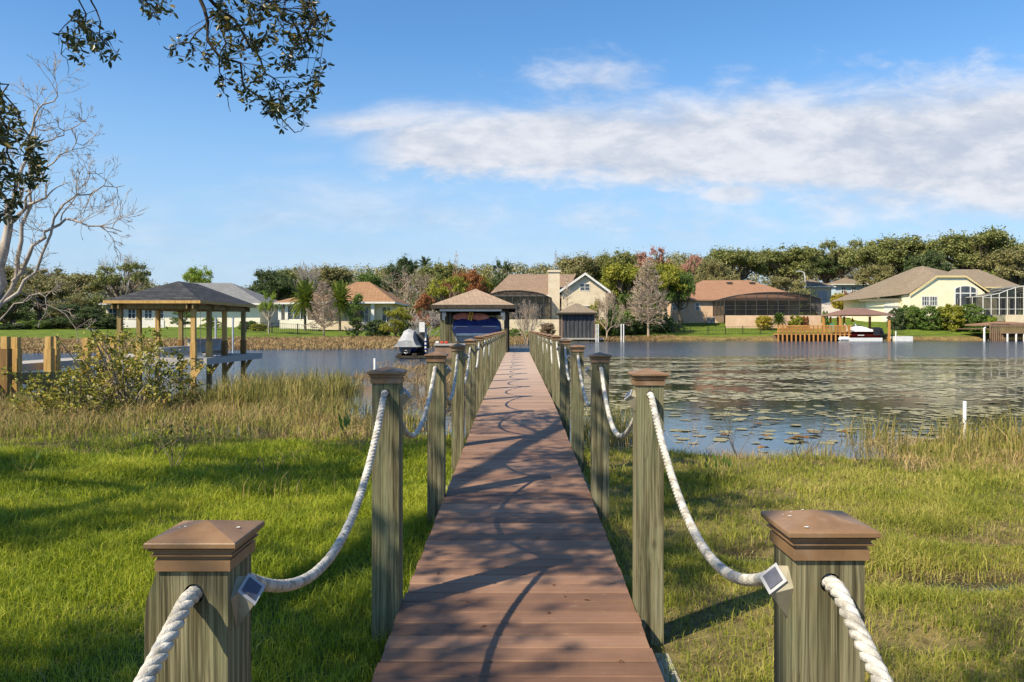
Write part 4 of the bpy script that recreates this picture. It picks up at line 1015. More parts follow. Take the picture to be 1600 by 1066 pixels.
# yellow house
D = 127.0
h = thing('house', 'pale yellow house with taupe roof, arched window and white pool enclosure', 'house', (X(1480, D), D, g1(X(1480, D), D)))
zb = Z(508, D) - .8
gp = [(1420, 459.5), (1463, 431), (1508, 431), (1547, 457)]
poly = [(X(1421, D), zb), (X(1541, D), zb), (X(1541, D), Z(459.5, D))] + [(X(a, D), Z(b + 1.2, D)) for a, b in (gp[2], gp[1])] + [(X(1421, D), Z(460.5, D))]
m = MB(); m.prism(poly, D, D + 10); m.build('wall', MT['yellow'], h)
m = MB(); m.box(X(1353, D + 3), X(1421, D + 3), D + 3, D + 12, zb, Z(466.5, D + 3)); m.build('garage_wall', MT['yellow'], h)
m = MB()
m.box(X(1381, D + 3), X(1404, D + 3), D + 2.94, D + 3, zb, Z(472, D + 3)); m.build('garage_door', MT['white'], h)
# main roof: clipped front gable running back, then broad hips either side
m = MB(); E = .35
pA, pB, pC, pD_ = [(X(a, D), Z(b, D)) for a, b in gp]
y0, y1 = D - .22, D + 12
ap = (X(1474, D), D + 6.5, Z(413, D + 3))
m.add([(pA[0] - .3, y0, pA[1]), (pB[0], y0, pB[1]), (pC[0], y0, pC[1]), (pD_[0] + .3, y0, pD_[1]), ap, (pA[0] - .3, y1, pA[1]), (pD_[0] + .3, y1, pD_[1])],
      [(1, 2, 4), (0, 1, 4, 5), (2, 3, 6, 4)])
rf = m.build('roof', MT['shingle_taupe'], h)
m = MB()
for (a, b) in ((pA, pB), (pB, pC), (pC, pD_)):
    m.prism([(a[0], a[1] - .3), (b[0], b[1] - .3), (b[0], b[1] + .02), (a[0], a[1] + .02)], D - .28, D - .23)
m.build('fascia', MT['ytrim'], rf)
m = MB()
m.add([(X(1351, D), D + 2.2, Z(467.5, D + 2)), (pA[0] - .28, D + 2.2, Z(460, D)), ap, (X(1351, D), D + 14, Z(467.5, D + 2)), (ap[0], D + 9, ap[2] - .05)],
      [(0, 1, 2), (0, 2, 4, 3)])
m.box(X(1351, D), X(1420, D), D + 2.22, D + 2.3, Z(470, D), Z(467.6, D))
m.build('roof', MT['shingle_taupe'], h)
hip(h, X(1500, D), X(1592, D + 4), D + 4, D + 16, Z(448.5, D + 4), Z(419, D + 7), 'shingle_taupe', rx=(X(1500, D + 8), X(1540, D + 8)), fascia='ytrim')
m = MB(); m.box(X(1541.2, D), X(1592, D + 4), D + 4.5, D + 15, zb, Z(449.5, D + 4)); m.build('rear_wall', MT['yellow'], h)
window(h, X(1440, D), X(1452, D), Z(478, D), Z(463, D), D, 3, 2, .1); window(h, X(1452.4, D), X(1464.5, D), Z(478, D), Z(463, D), D, 3, 2, .1)
# arched window
m = MB(); g = MB()
xs = [1492, 1500.5, 1516, 1525.5]
tops = lambda q: Z(455, D) + (Z(447, D) - Z(455, D)) * math.sqrt(max(0, 1 - ((q - 1508.7) / 18.5) ** 2))
for a, b in zip(xs[:-1], xs[1:]):
    n = 5; pp = [(X(a + (b - a) * k / n, D), tops(a + (b - a) * k / n)) for k in range(n + 1)]
    g.prism([(X(a, D), Z(457.5, D)), (X(b, D), Z(457.5, D))] + pp[::-1], D - .03, D + .01)
    g.box(X(a, D), X(b, D), D - .03, D + .01, Z(478, D), Z(459.2, D))
for a in xs: m.box(X(a, D) - .09, X(a, D) + .09, D - .07, D + .015, Z(478, D), tops(a) + .03)
m.box(X(1491, D), X(1526.5, D), D - .075, D + .012, Z(459.2, D), Z(457.5, D))
for k in range(12):
    a = 1491.5 + 34.5 * k / 12; b = 1491.5 + 34.5 * (k + 1) / 12
    m.beam((X(a, D), D - .03, tops(a)), (X(b, D), D - .03, tops(b)), .09, .12)
m.beam((X(1496, D), D - .04, Z(466, D)), (X(1496.1, D), D - .04, Z(478, D)), .02, .02)
w_ = m.build('window', MT['white'], h); g.build('pane', MT['glass'], w_)
m = MB(); m.box(X(1543, D), X(1640, D), D - 5, D - 4.7, zb, Z(492, D - 5)); m.build('pool_wall', MT['cream'], h)
dd_ = D - 4.6
cage(h, X(1536, dd_), X(1650, dd_), dd_, D + 4, Z(492, dd_), [(X(1536, dd_), Z(463, dd_)), (X(1560, dd_), Z(459, dd_)), (X(1583, dd_), Z(450, dd_)), (X(1610, dd_), Z(445, dd_)), (X(1650, dd_), Z(455, dd_))], 'white', 9, [Z(465, dd_)])
for a in (1560, 1580): window(h, X(a, D + 4), X(a + 14, D + 4), Z(492, D + 4), Z(466, D + 4), D + 4.5, 2, 1)
# garage and blue house up the drive
D = 165.0
h = thing('garage', 'cream garage with grey door at the top of the driveway', 'garage', (X(1275, D), D, g1(X(1275, D), D)))
zb = g1(X(1275, D), D) - .3
m = MB(); m.box(X(1252, D), X(1299, D), D, D + 7, zb - 1.5, Z(448, D)); m.build('wall', MT['greige'], h)
m = MB(); m.box(X(1262, D), X(1292, D), D - .06, D, Z(471, D), Z(454.5, D)); m.build('garage_door', MT['greycover'], h)
hip(h, X(1250, D), X(1301, D), D - .3, D + 8, Z(447.5, D), Z(434.5, D), 'shingle_taupe')
D = 178.0
h = thing('house', 'small pale blue house with tan roof half hidden by oaks', 'house', (X(1335, D), D, g1(X(1335, D), D)))
m = MB(); m.box(X(1305, D), X(1372, D), D, D + 9, Z(475, D) - 1, Z(445, D)); m.build('wall', MT['bluewall'], h)
for a in (1314, 1330, 1350): window(h, X(a, D), X(a + 8, D), Z(459, D), Z(448, D), D, 2, 2, .14)
hip(h, X(1303, D), X(1375, D), D - .3, D + 10, Z(444, D), Z(430, D), 'shingle_taupe')
# driveway sheet following the slope
m = MB(); cl_ = [(1278, 164), (1283, 156), (1291, 148), (1302, 141), (1318, 136)]
vv = []
for p, d_ in cl_:
    wd_ = 2.6
    for k in range(5):
        x = X(p, d_) - wd_ + 2 * wd_ * k / 4; vv.append((x, d_, g1(x, d_) + .12))
m.add(vv, [(r_ * 5 + k, r_ * 5 + k + 1, (r_ + 1) * 5 + k + 1, (r_ + 1) * 5 + k) for r_ in range(4) for k in range(4)])
struct(m.build('driveway', MT['concrete']))
# street lamp
D = 150.0; x = X(1258, D); zb = g1(x, D)
h = thing('street_lamp', 'pale street lamp with curved arm above the dark pool enclosure', 'street lamp', (x, D, zb))
m = MB(); zt = Z(424, D); m.tube([(x, D, zb - .2), (x, D, zt - 1), (x - .2, D, zt - .3), (x - .7, D, zt), (x - 1.2, D, zt + .02)], [.14, .1, .09, .07, .06], 8); m.build('pole', MT['white'], h, True)
m = MB(); m.box(x - 1.7, x - 1.05, D - .15, D + .15, zt - .1, zt + .08); m.build('lamp_head', MT['metal'], h)
# fences
def fence(label, pts, hgt=1.1, step=2.2):
    P = [(X(p, d_), d_) for p, d_ in pts]
    h = thing('fence', label, 'fence', (P[0][0], P[0][1], g1(*P[0])))
    rl = MB()
    for (a, b) in zip(P[:-1], P[1:]):
        n = max(1, int(math.dist(a, b) / step))
        for k in range(n):
            p0 = [a[q] + (b[q] - a[q]) * k / n for q in (0, 1)]; p1 = [a[q] + (b[q] - a[q]) * (k + 1) / n for q in (0, 1)]
            z0, z1 = g1(*p0), g1(*p1)
            pm = MB(); pm.box(p0[0] - .05, p0[0] + .05, p0[1] - .05, p0[1] + .05, z0 - .2, z0 + hgt + .08); pm.build('fence_post', MT['fence'], h)
            for hh in (.12, hgt * .55, hgt): rl.beam((p0[0], p0[1], z0 + hh), (p1[0], p1[1], z1 + hh), .03, .03)
            for q in range(1, 12):
                f_ = q / 12; x_, y_, z_ = p0[0] + (p1[0] - p0[0]) * f_, p0[1] + (p1[1] - p0[1]) * f_, z0 + (z1 - z0) * f_
                rl.box(x_ - .011, x_ + .011, y_ - .011, y_ + .011, z_ + .1, z_ + hgt)
    rl.build('rail', MT['fence'], h); return h
fence('black metal fence across the lawn below the peach house', [(1052, 113), (1215, 113)])
fence('black metal fence on the lawn below the orange roofed house', [(385, 84), (505, 84)])
fence('short black metal fence beside the far boat shelter on the right', [(1394, 112), (1414, 112)], 1.2, 1.2)
# ================================================================ near-left dock and shelter
dk = thing('dock', 'grey boarded dock on yellow pilings at the far left', 'dock', (-12, 22, 0))
ZD = .80
m = MB()
y = 11.5
while y < 23.9: m.box(-13.9, -12.78, y, y + .13, ZD - .035, ZD); y += .14
y = 23.9
while y < 28.9: m.box(-13.9, -12.25, y, y + .13, ZD - .035, ZD); m.box(-9.98 , -9.54, y, y + .13, ZD - .035, ZD); y += .14
for y in np.arange(27.9, 28.8, .14): m.box(-12.24, -9.99, y, y + .13, ZD - .035, ZD)
for y in np.arange(23.9, 24.6, .14): m.box(-12.24, -9.99, y, y + .13, ZD - .036, ZD - .001)
m.build('deck', MT['dockgrey'], dk)
m = MB()
m.box(-12.77, -12.73, 11.5, 23.86, ZD - .2, ZD + .004); m.box(-13.95, -13.905, 11.5, 28.9, ZD - .2, ZD + .004)
m.box(-12.73, -9.49, 23.82, 23.86, ZD - .2, ZD + .004); m.box(-9.53, -9.49, 23.861, 29.0, ZD - .2, ZD + .004)
m.build('rim_board', MT['dockgrey'], dk)
for p, d_, top in ((9, 18.8, 526), (25, 19.15, 527), (77, 20.7, 526), (86, 21.0, 526), (135, 22.9, 528), (176, 21.0, 527), (158, 24.0, 529)):
    x = X(p, d_)
    m = MB(); m.box(x - .075, x + .075, d_ - .075, d_ + .075, -.6, Z(top, d_) ); m.build('piling', MT['newwood'], dk)
    m = MB(); zc_ = Z(545, d_); m.box(x - .095, x + .095, d_ - .095, d_ + .095, -.58, zc_); m.build('piling_sleeve', MT['wetwood'] if p in (9,) else MT['newwood'], dk)
m = MB()
xa, xb = X(25, 19.15), X(86, 21.0)
m.beam((xa, 19.15, .5), (xb, 21, .05), .05, .16); m.beam((xa, 19.2, .05), (xb, 21.05, .5), .05, .16)
m.beam((X(9, 18.8) - 1.1, 18.8, .1), (X(9, 18.8), 18.8, .5), .05, .16); m.beam((xa - .0, 19.0, .55), (xa + .9, 19.9, .52), .05, .18)
m.beam((X(9, 18.8) - 1.1, 18.85, .5), (X(9, 18.8), 18.85, .05), .05, .16)
m.build('cross_brace', MT['olivewood'], dk)
# shelter on the dock
sh = thing('boat_shelter', 'open shelter with black shingled hip roof on yellow wooden posts', 'boat shelter', (-11, 26, 0))
X0, X1, Y0, Y1 = -12.10, -9.86, 23.75, 28.1
ze = Z(469.5, 23.5)
for x in (X0, X1):
    for k, y in enumerate((23.75, 24.95, 26.25, 28.05)):
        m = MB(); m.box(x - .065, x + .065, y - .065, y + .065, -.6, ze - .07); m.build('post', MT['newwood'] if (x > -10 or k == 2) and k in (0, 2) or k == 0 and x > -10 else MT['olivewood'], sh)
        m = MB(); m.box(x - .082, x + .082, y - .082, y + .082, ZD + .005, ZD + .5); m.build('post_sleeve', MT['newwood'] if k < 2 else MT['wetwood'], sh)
m = MB()
for x in (X0, X1): m.box(x - .11, x - .072, Y0 - .3, Y1 + .3, ze - .25, ze - .10); m.box(x + .072, x + .11, Y0 - .3, Y1 + .3, ze - .25, ze - .10)
for y in (Y0, 24.95, 26.25, Y1): m.box(X0 - .25, X1 + .25, y - .11, y - .073, ze - .245, ze - .105)
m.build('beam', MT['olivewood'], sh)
hip(sh, X0, X1, Y0, Y1, ze, Z(441, 26), 'shingle_black', over=.34, fascia='newwood', th=.09, ridge_pts=[((X0 + X1) / 2, 25.25, Z(441.5, 26)), ((X0 + X1) / 2, 26.75, Z(441.5, 26))])
m = MB()
for x in (X0, X1):
    for y in (23.75, 24.95, 26.25, 28.05):
        if x == X1 or y < 24: m = MB(); m.beam((x + .05, y - .08, .25), (x + .30 if x == X1 else x + .5, y - .08, ZD - .18), .05, .12); m.build('knee_brace', MT['newwood'], sh)
# bench-like lift box under the shelter
t = thing('boat_lift', 'low grey boat lift cradle under the black-roofed shelter', 'boat lift', (-11, 26, .5))
m = MB(); m.box(-11.6, -10.3, 24.9, 27.6, .95, 1.10); m.box(-11.5, -10.4, 27.2, 27.6, 1.101, 1.35); m.build('cradle', MT['greycover'], t)
m = MB()
for y in (25.1, 27.3):
    m.beam((-11.7, y, .9), (-10.15, y, .9), .08, .12)
    for x in (-11.62, -10.2): m.tube([(x, y, .95), (x, y, ze - .25)], .008, 5)
m.build('sling', MT['metal'], t)
# two metal poles right of the shelter
for k, (p, lb) in enumerate(((337, 'left of the two slim grey poles behind the black-roofed shelter'), (364, 'right of the two slim grey poles behind the black-roofed shelter'))):
    d_ = 40.0; m = MB(); m.tube([(X(p, d_), d_, -.8), (X(p, d_), d_, Z(498, d_))], .05, 8); m.tube([(X(p, d_), d_, Z(498, d_)), (X(p, d_), d_, Z(496.5, d_))], .07, 8)
    tag(m.build('mooring_pole', MT['metal'], smooth=False), lb, 'pole', 'mooring poles')
# ================================================================ boathouse at the end of the boardwalk
D = 41.0
bh = thing('boathouse', 'open boathouse with tan shingled roof at the end of the boardwalk', 'boathouse', (-2.45, D, 0))
x0, x1 = X(690, D), X(788, D); ze = Z(476.5, D); y0, y1 = D + .4, D + 8.6
hip(bh, x0, x1, y0, y1, ze, Z(452.5, D), 'shingle_tan', over=.55, fascia='darkwood', th=.20, ridge_pts=[((x0 + x1) / 2, y0 + 2.2, Z(450.5, D + 2)), ((x0 + x1) / 2, y1 - 2.2, Z(450.5, D + 2))])
for k in range(5):
    y = y0 + .2 + k * (y1 - y0 - .4) / 4
    m = MB(); m.box(x0 - .13, x0 + .05, y - .09, y + .09, -.8, ze - .22); m.build('post', MT['post'], bh)
    m = MB(); m.box(x1 - .02, x1 + .18, y - .09, y + .09, -.8, ze - .22); m.build('post', MT['darkwood'], bh)
m = MB()
for k in range(11): y = y0 + .9 + k * .38; m.box(x0 + .06, x0 + .10, y, y + .14, .9, ze - .35)
for k in range(6): x = X(696, D + 5) + k * .24; m.box(x, x + .16, D + 6.0, D + 6.06, .9, ze - .5)
m.build('plank_screen', MT['post'], bh)
m = MB(); m.box(x0 - .1, x1 + .15, y0 - .02, y0 + .04, ze - .34, ze - .21); m.box(x0 - .11, x1 + .16, y1 - .1, y1 - .05, ze - .4, ze - .21)
for x in (x0 - .11, x1 + .12): m.box(x, x + .06, y0 + .05, y1 - .12, ze - .4, ze - .21)
m.build('beam', MT['darkwood'], bh)
m = MB(); m.box(X(687, D), X(784, D), D + .0, D + .12, Z(486.5, D), Z(483.0, D)); m.build('roller_awning', MT['white'], bh)
for xx, sg in ((x0 + .05, 1), (x1 - .03, -1)):
    m = MB(); m.beam((xx, y0 + .1, Z(499, D)), (xx + sg * .02, y0 - .15, Z(488, D)), .14, .16); m.tube([(xx + sg * .12, y0 - .12, Z(494, D)), (xx + sg * .05, y0 - .2, Z(489, D))], [.06, .11], 8); m.build('corner_bracket', MT['white'], bh)
# deck at the end
m = MB()
for y in np.arange(40.75, 51.0, .142): m.box(X(788, D) + .2, 1.0 if y < 44 else 1.0, y, y + .136, .385, .42)
for y in np.arange(49.6, 51.0, .142): m.box(x0 - .3, X(788, D) + .19, y, y + .136, .385, .42)
m.build('end_deck', MT['dockgrey'], bh)
m = MB()
for x in (.9, -.3):
    for y in (42, 46, 50.5): m = MB(); m.box(x - .08, x + .08, y - .08, y + .08, -.9, .38); m.build('deck_piling', MT['darkwood'], bh)
bx = thing('dock_box', 'long grey storage box beside the covered boat', 'storage box', (X(703, 40), 40.2, .1))
m = MB(); m.box(X(680, 40), X(727, 40), 39.75, 40.45, Z(560, 40), Z(540, 40)); m.build('body', MT['brownwood'], bx)
m = MB(); m.box(X(679, 40), X(728, 40), 39.68, 40.5, Z(539.9, 40), Z(537.3, 40)); m.build('lid', MT['dockgrey'], bx)
m = MB()
for x in (X(682, 40), X(724, 40)): m = MB(); m.box(x, x + .1, 39.9, 40.3, -.7, Z(560.1, 40)); m.build('leg', MT['darkwood'], bx)
for k, (p, mt, lb) in enumerate(((690, 'redp', 'red cushion on the grey dock box, left of the pair'), (697, 'redp', 'red cushion on the grey dock box, right of the pair'), (683, 'whitegel', 'small white bumper on the left end of the grey dock box'))):
    m = MB(); x = X(p, 40); zt = Z(537.2, 40); m.tube([(x - .08, 40.05, zt + .06), (x - .05, 40.05, zt + .06), (x + .07, 40.05, zt + .06), (x + .10, 40.05, zt + .05)], [.03, .06, .06, .03], 8); tag(m.build('cushion' if k < 2 else 'boat_bumper', MT[mt]), lb, 'cushion' if k < 2 else 'bumper')
# the covered boat, bow towards us
bt = thing('boat', 'covered blue boat with silver hull hanging in the boathouse slip', 'boat', (X(743, 42), 44.5, 1.0))
def loft(m, rings):
    n = len(rings[0]); V_ = [p for r_ in rings for p in r_]
    f = [(a * n + k, a * n + (k + 1) % n, (a + 1) * n + (k + 1) % n, (a + 1) * n + k) for a in range(len(rings) - 1) for k in range(n)]
    f += [tuple(range(n - 1, -1, -1)), tuple((len(rings) - 1) * n + k for k in range(n))]
    m.add(V_, f); return m
xc = X(743.5, 42.2); zk = Z(547, 42.2); zs = Z(521, 42.2); hwid = 39 * 42.2 / F
hull, up, cv = MB(), MB(), MB(); r1, r2, r3 = [], [], []
for t_, ws, kk, zt_ in ((0, .80, .42, 0), (.25, .93, .2, 0), (.8, 1.0, .0, 0), (2.0, 1.0, -.02, 0), (4.5, .97, -.02, 0), (6.4, .92, 0, 0)):
    y = 42.2 + t_; W_ = hwid * ws
    r1.append([(xc, y, zk + kk * .5), (xc + W_ * .55, y, zk + .22 + kk * .3), (xc + W_ * .86, y, zk + .48), (xc + W_ * .96, y, zs), (xc - W_ * .96, y, zs), (xc - W_ * .86, y, zk + .48), (xc - W_ * .55, y, zk + .22 + kk * .3)])
    r2.append([(xc - W_ * .96, y - .02, zs), (xc + W_ * .96, y - .02, zs), (xc + W_ * 1.02, y - .02, zs + .24), (xc + W_ * .98, y - .02, zs + .42), (xc - W_ * .98, y - .02, zs + .42), (xc - W_ * 1.02, y - .02, zs + .24)])
    r3.append([(xc - W_ * .985, y - .05, zs + .42), (xc + W_ * .985, y - .05, zs + .42), (xc + W_ * .95, y, zs + .62), (xc + W_ * .72, y, zs + .80 + .12 * min(1, t_)), (xc, y, zs + .66 + .25 * min(1, t_)), (xc - W_ * .72, y, zs + .80 + .12 * min(1, t_)), (xc - W_ * .95, y, zs + .62)])
loft(hull, r1).build('hull', MT['silver'], bt); loft(up, [[(p[0], p[1], zs + (p[2] - zs) * 1.0) for p in r_] for r_ in r2]).build('topside', MT['bluegel'], bt); loft(cv, r3).build('boat_cover', MT['bluecanvas'], bt)
m = MB()
m.box(xc - hwid * .78, xc + hwid * .78, 42.08, 42.16, zs - .12, zs - .0); m.build('bow_rail', MT['whitegel'], bt)
m = MB()
for a, b in ((-.8, -.32), (.26, .8)): m.box(xc + hwid * a, xc + hwid * b, 42.09, 42.14, zs + .36, zs + .385)
m.build('stripe', MT['whitegel'], bt)
m = MB(); m.beam((xc - 1.5, 43, zk - .06), (xc + 1.5, 43, zk - .06), .14, .12); m.beam((xc - 1.5, 47, zk - .06), (xc + 1.5, 47, zk - .06), .14, .12)
for x in (xc - 1.45, xc + 1.45):
    for y in (43, 47): m.tube([(x, y, zk), (x, y, 2.7)], .012, 5)
tag(m.build('lift_cradle', MT['metal']), 'metal lift cradle slung under the covered blue boat', 'boat lift')
# pink floats hung under the roof
for k, (pa, pb, lb) in enumerate(((708, 735, 'pink foam float under the boathouse roof, left of the pair'), (735, 765, 'pink foam float under the boathouse roof, right of the pair'))):
    t = thing('pool_float', lb, 'float', (X((pa + pb) / 2, D), D + 1.2, 2.2), 'pink floats stored under the boathouse roof')
    m = MB(); zc_ = Z(493.5 + k, 42); n = 10; pts = []
    rings = []
    for q in range(n + 1):
        a = pa + (pb - pa) * q / n; s_ = math.sin(math.pi * min(1, max(.08, q / n)) ) ** .4
        rings.append([(X(a, 42), 42.3 + .12 * s_ * math.cos(th), zc_ - .06 * (q / n if k else 1 - q / n) + .21 * s_ * math.sin(th)) for th in np.linspace(0, 2 * math.pi, 11)[:-1]])
    loft(m, rings).build('tube', MT['pink'], t)
    m = MB(); xx = X(pb - 2 if k == 0 else pa + 2, 42); m.tube([(xx - .05, 42.15, zc_ - .22), (xx, 42.12, zc_), (xx + .05, 42.15, zc_ + .2)], .05, 6); m.build('strap', MT['yel'], t)
# jet ski with fitted cover on its lift
D = 45.0
js = thing('jet_ski', 'blue jet ski under a light grey fitted cover beside the boathouse', 'jet ski', (X(637, D), D, .1))
xc = X(637, D); z0 = Z(556, D)
rings = []
for t_, wv, zl in ((0, .28, .30), (.35, .50, .12), (.9, .60, .05), (1.8, .60, .05), (2.6, .5, .08)):
    y = D + t_ - .6; rings.append([(xc - wv * .35, y, z0 + zl), (xc + wv * .35, y, z0 + zl), (xc + wv * .8, y, z0 + .22 + zl * .4), (xc + wv, y, z0 + .52), (xc - wv, y, z0 + .52), (xc - wv * .8, y, z0 + .22 + zl * .4)])
loft(MB(), rings).build('hull', MT['bluegel'], js)
m = MB(); m.prism([(xc - .22, z0 + .14), (xc + .22, z0 + .14), (xc + .30, z0 + .46), (xc - .30, z0 + .46)], D - .66, D - .40); m.build('front_grille', MT['blackgel'], js)
m = MB(); m.tube([(xc - .1, D - .7, z0 + .2), (xc, D - .73, z0 + .16), (xc + .1, D - .7, z0 + .2), (xc + .05, D - .72, z0 + .32), (xc - .06, D - .72, z0 + .32)], .022, 6); m.build('badge', MT['metal'], js)
rings = []
for t_, wb, wt, hh in ((-.12, .72, .45, .40), (.2, .78, .36, .60), (.8, .80, .30, .90), (1.1, .78, .30, 1.04), (1.7, .70, .30, 1.04), (2.5, .58, .28, .85), (2.8, .5, .3, .7)):
    y = D + t_ - .6; rings.append([(xc - wb, y, z0 + .52), (xc + wb, y, z0 + .52), (xc + (wb + wt * 1.3) / 2.3, y, z0 + .52 + hh * .3), (xc + wt, y, z0 + .52 + hh * .85), (xc, y, z0 + .52 + hh), (xc - wt, y, z0 + .52 + hh * .85), (xc - (wb + wt * 1.3) / 2.3, y, z0 + .52 + hh * .3)])
loft(MB(), rings).build('fitted_cover', MT['greycover'], js)
rings = []
for t_, wb, hh in ((1.5, .45, .9), (2.2, .55, 1.35), (3.0, .5, 1.2), (3.6, .35, .8)):
    y = D + t_; rings.append([(xc + .45 - wb, y, z0 + .4), (xc + .45 + wb, y, z0 + .4), (xc + .45 + wb * .8, y, z0 + .4 + hh * .6), (xc + .45 + wb * .2, y, z0 + .4 + hh), (xc + .45 - wb * .7, y, z0 + .4 + hh * .8)])
j2 = thing('jet_ski', 'jet ski under a dark grey cover parked behind the blue one', 'jet ski', (xc + .45, D + 2.5, .2))
loft(MB(), rings).build('fitted_cover', MT['darkcover'], j2)
m = MB(); m.box(xc + .1, xc + .8, D + 1.6, D + 3.5, z0 + .08, z0 + .42); m.build('hull', MT['blackgel'], j2)
m = MB(); m.box(xc - .6, xc + 1.2, D - .7, D + 4.0, z0 - .1, z0 + .02); m.box(xc - .5, xc - .25, D - .72, D + 3, z0 + .02, z0 + .14); m.box(xc + .35, xc + .6, D - .72, D + 3, z0 + .02, z0 + .16)
for x in (xc - .55, xc + 1.1): m.tube([(x, D + 1, -.7), (x, D + 1, z0 - .1)], .06, 6)
tag(m.build('jet_ski_lift', MT['darkwood']), 'low dark platform carrying the two covered jet skis', 'boat lift')
t = thing('lift_control', 'white control box on a banded pole right of the jet skis', 'control box', (X(660, D), D, 0))
m = MB(); m.box(X(655.5, D), X(664, D), D - .12, D + .12, Z(519, D), Z(503.5, D)); m.build('box', MT['whitegel'], t)
m = MB(); m.tube([(X(665, D), D + .15, -.7), (X(665, D), D + .15, Z(519, D) + .3)], .07, 8); m.build('pole', MT['white'], t)
m = MB()
for q in range(4): zq = Z(535 + q * 6, D); m.tube([(X(665, D), D + .15, zq), (X(665, D), D + .15, zq + .09)], .085, 8)
m.build('band', MT['bluegel'], t)
# ================================================================ grey boathouse across the lake
D = 99.0
b2 = thing('boathouse', 'small boathouse with dark fabric walls and grey brown roof across the lake', 'boathouse', (X(904, D), D, 0))
x0, x1 = X(878, D), X(928, D); ze = Z(488.5, D)
hip(b2, x0, x1, D, D + 5.5, ze, Z(473, D), 'shingle_taupe', over=.5, fascia='darkwood', rx=(X(901, D), X(906, D)))
for x in (x0, x1):
    for y in (D + .1, D + 5.2):
        m = MB(); m.box(x - .1, x + .1, y - .1, y + .1, -1, ze - .2); m.build('post', MT['brownwood'], b2)
m = MB(); n = 26; yy_ = []
for k in range(n + 1): yy_.append((x0 + (x1 - x0) * k / n, D + .02 + .05 * math.sin(k * 1.9)))
V_ = [(a, b, Z(528, D)) for a, b in yy_] + [(a, b, ze - .22) for a, b in yy_]
m.add(V_, [(k, k + 1, n + 2 + k, n + 1 + k) for k in range(n)])
m.box(x0 - .02, x0 + .02, D + .1, D + 5.3, Z(528, D), ze - .22); m.box(x1 - .02, x1 + .02, D + .1, D + 5.3, Z(528, D), ze - .22); m.box(x0, x1, D + 5.3, D + 5.34, Z(528, D), ze - .22)
m.build('fabric_wall', MT['shutter'], b2)
m = MB(); m.box(x0 - .4, x1 + 1.2, D - .6, D - .1, Z(530.5, D), Z(528.3, D)); m.box(x1 + .12, x1 + 1.2, D - .09, D + 5, Z(530.5, D), Z(528.3, D)); m.build('platform', MT['dockgrey'], b2)
m = MB()
for x in (x0 - .3, x0 + 2, x1 + .2, x1 + 1.1): m = MB(); m.box(x - .08, x + .08, D - .5, D - .34, -1, Z(530.6, D)); m.build('piling', MT['darkwood'], b2)
for k, (p, lb) in enumerate(((931.5, 'first white pole right of the dark fabric boathouse'), (934.8, 'second white pole right of the dark fabric boathouse'), (970.7, 'left of the pair of white poles standing alone in the water'), (974.5, 'right of the pair of white poles standing alone in the water'))):
    d_ = 98.0; m = MB(); m.tube([(X(p, d_), d_, -1), (X(p, d_), d_, Z(507.5, d_))], .075, 7); m.tube([(X(p, d_), d_, Z(507.4, d_)), (X(p, d_), d_, Z(506.4, d_))], [.1, .05], 7)
    tag(m.build('lift_pole', MT['whitegel']), lb, 'pole', 'white boat lift poles')
# ================================================================ orange dock, far right
D = 107.0
od = thing('dock', 'orange stained dock with slatted railing on the far right shore', 'dock', (X(1265, D), D, 0))
zd_ = Z(521.5, D)
m = MB(); m.box(X(1215, D), X(1330, D), D, D + 1.8, zd_ - .15, zd_); m.box(X(1312, D), X(1398, D), D + 1.81, D + 4.2, zd_ - .15, zd_); m.build('deck', MT['orangewood'], od)
for k, p in enumerate(np.arange(1216, 1330, 6.9)):
    x = X(p, D); m = MB(); m.box(x - .08, x + .08, D - .09, D + .07, -.9, Z(508.5, D)); m.build('railing_post', MT['orangewood'], od)
m = MB()
m.box(X(1213, D), X(1330, D), D - .14, D - .095, Z(509.5, D), Z(508.3, D)); m.box(X(1214, D), X(1330, D), D - .13, D - .095, Z(519.5, D), Z(518.5, D)); m.box(X(1214, D), X(1330, D), D - .13, D - .095, Z(514.4, D), Z(513.6, D))
for p in np.arange(1217, 1330, 1.7): x = X(p, D); m.box(x - .035, x + .035, D - .16, D - .141, Z(519.5, D), Z(509, D))
m.build('railing', MT['orangewood'], od)
m = MB(); m.box(X(1214, D), X(1330, D), D + 1.5, D + 1.6, .05, zd_ - .16)
m.build('back_board', MT['brownwood'], od)
# shelter and boat there
sh2 = thing('boat_shelter', 'open shelter with pinkish brown roof over the red and white boat', 'boat shelter', (X(1354, D), D, 0))
x0, x1 = X(1317, D), X(1391, D); ze = Z(491.5, D)
hip(sh2, x0, x1, D + .2, D + 6.5, ze, Z(480.5, D), 'shingle_dark', over=.4, fascia='brownwood', rx=(X(1342, D), X(1366, D)), th=.14)
for p in (1314.5, 1391):
    for y in (D + .3, D + 6.2):
        m = MB(); x = X(p, D); m.box(x - .14, x + .14, y - .1, y + .1, -.9, ze - .2); m.build('post', MT['orangewood'], sh2)
for p in (1326, 1338, 1348.5):
    m = MB(); x = X(p, D); m.box(x - .11, x + .11, D + 6.1, D + 6.3, -.9, ze - .2); m.build('post', MT['orangewood'], sh2)
m = MB(); m.tube([(X(1356, D), D + 5, ze - .3), (X(1357, D), D + 5, Z(502.5, D)), (X(1357.1, D), D + 5, Z(500, D))], [.02, .25, .25], 8); tag(m.build('life_ring', MT['yel']), 'yellow ring hanging under the pinkish brown shelter roof', 'life ring')
sb = thing('speedboat', 'red, white and black speedboat under the pinkish brown shelter', 'speedboat', (X(1350, D), D, 0))
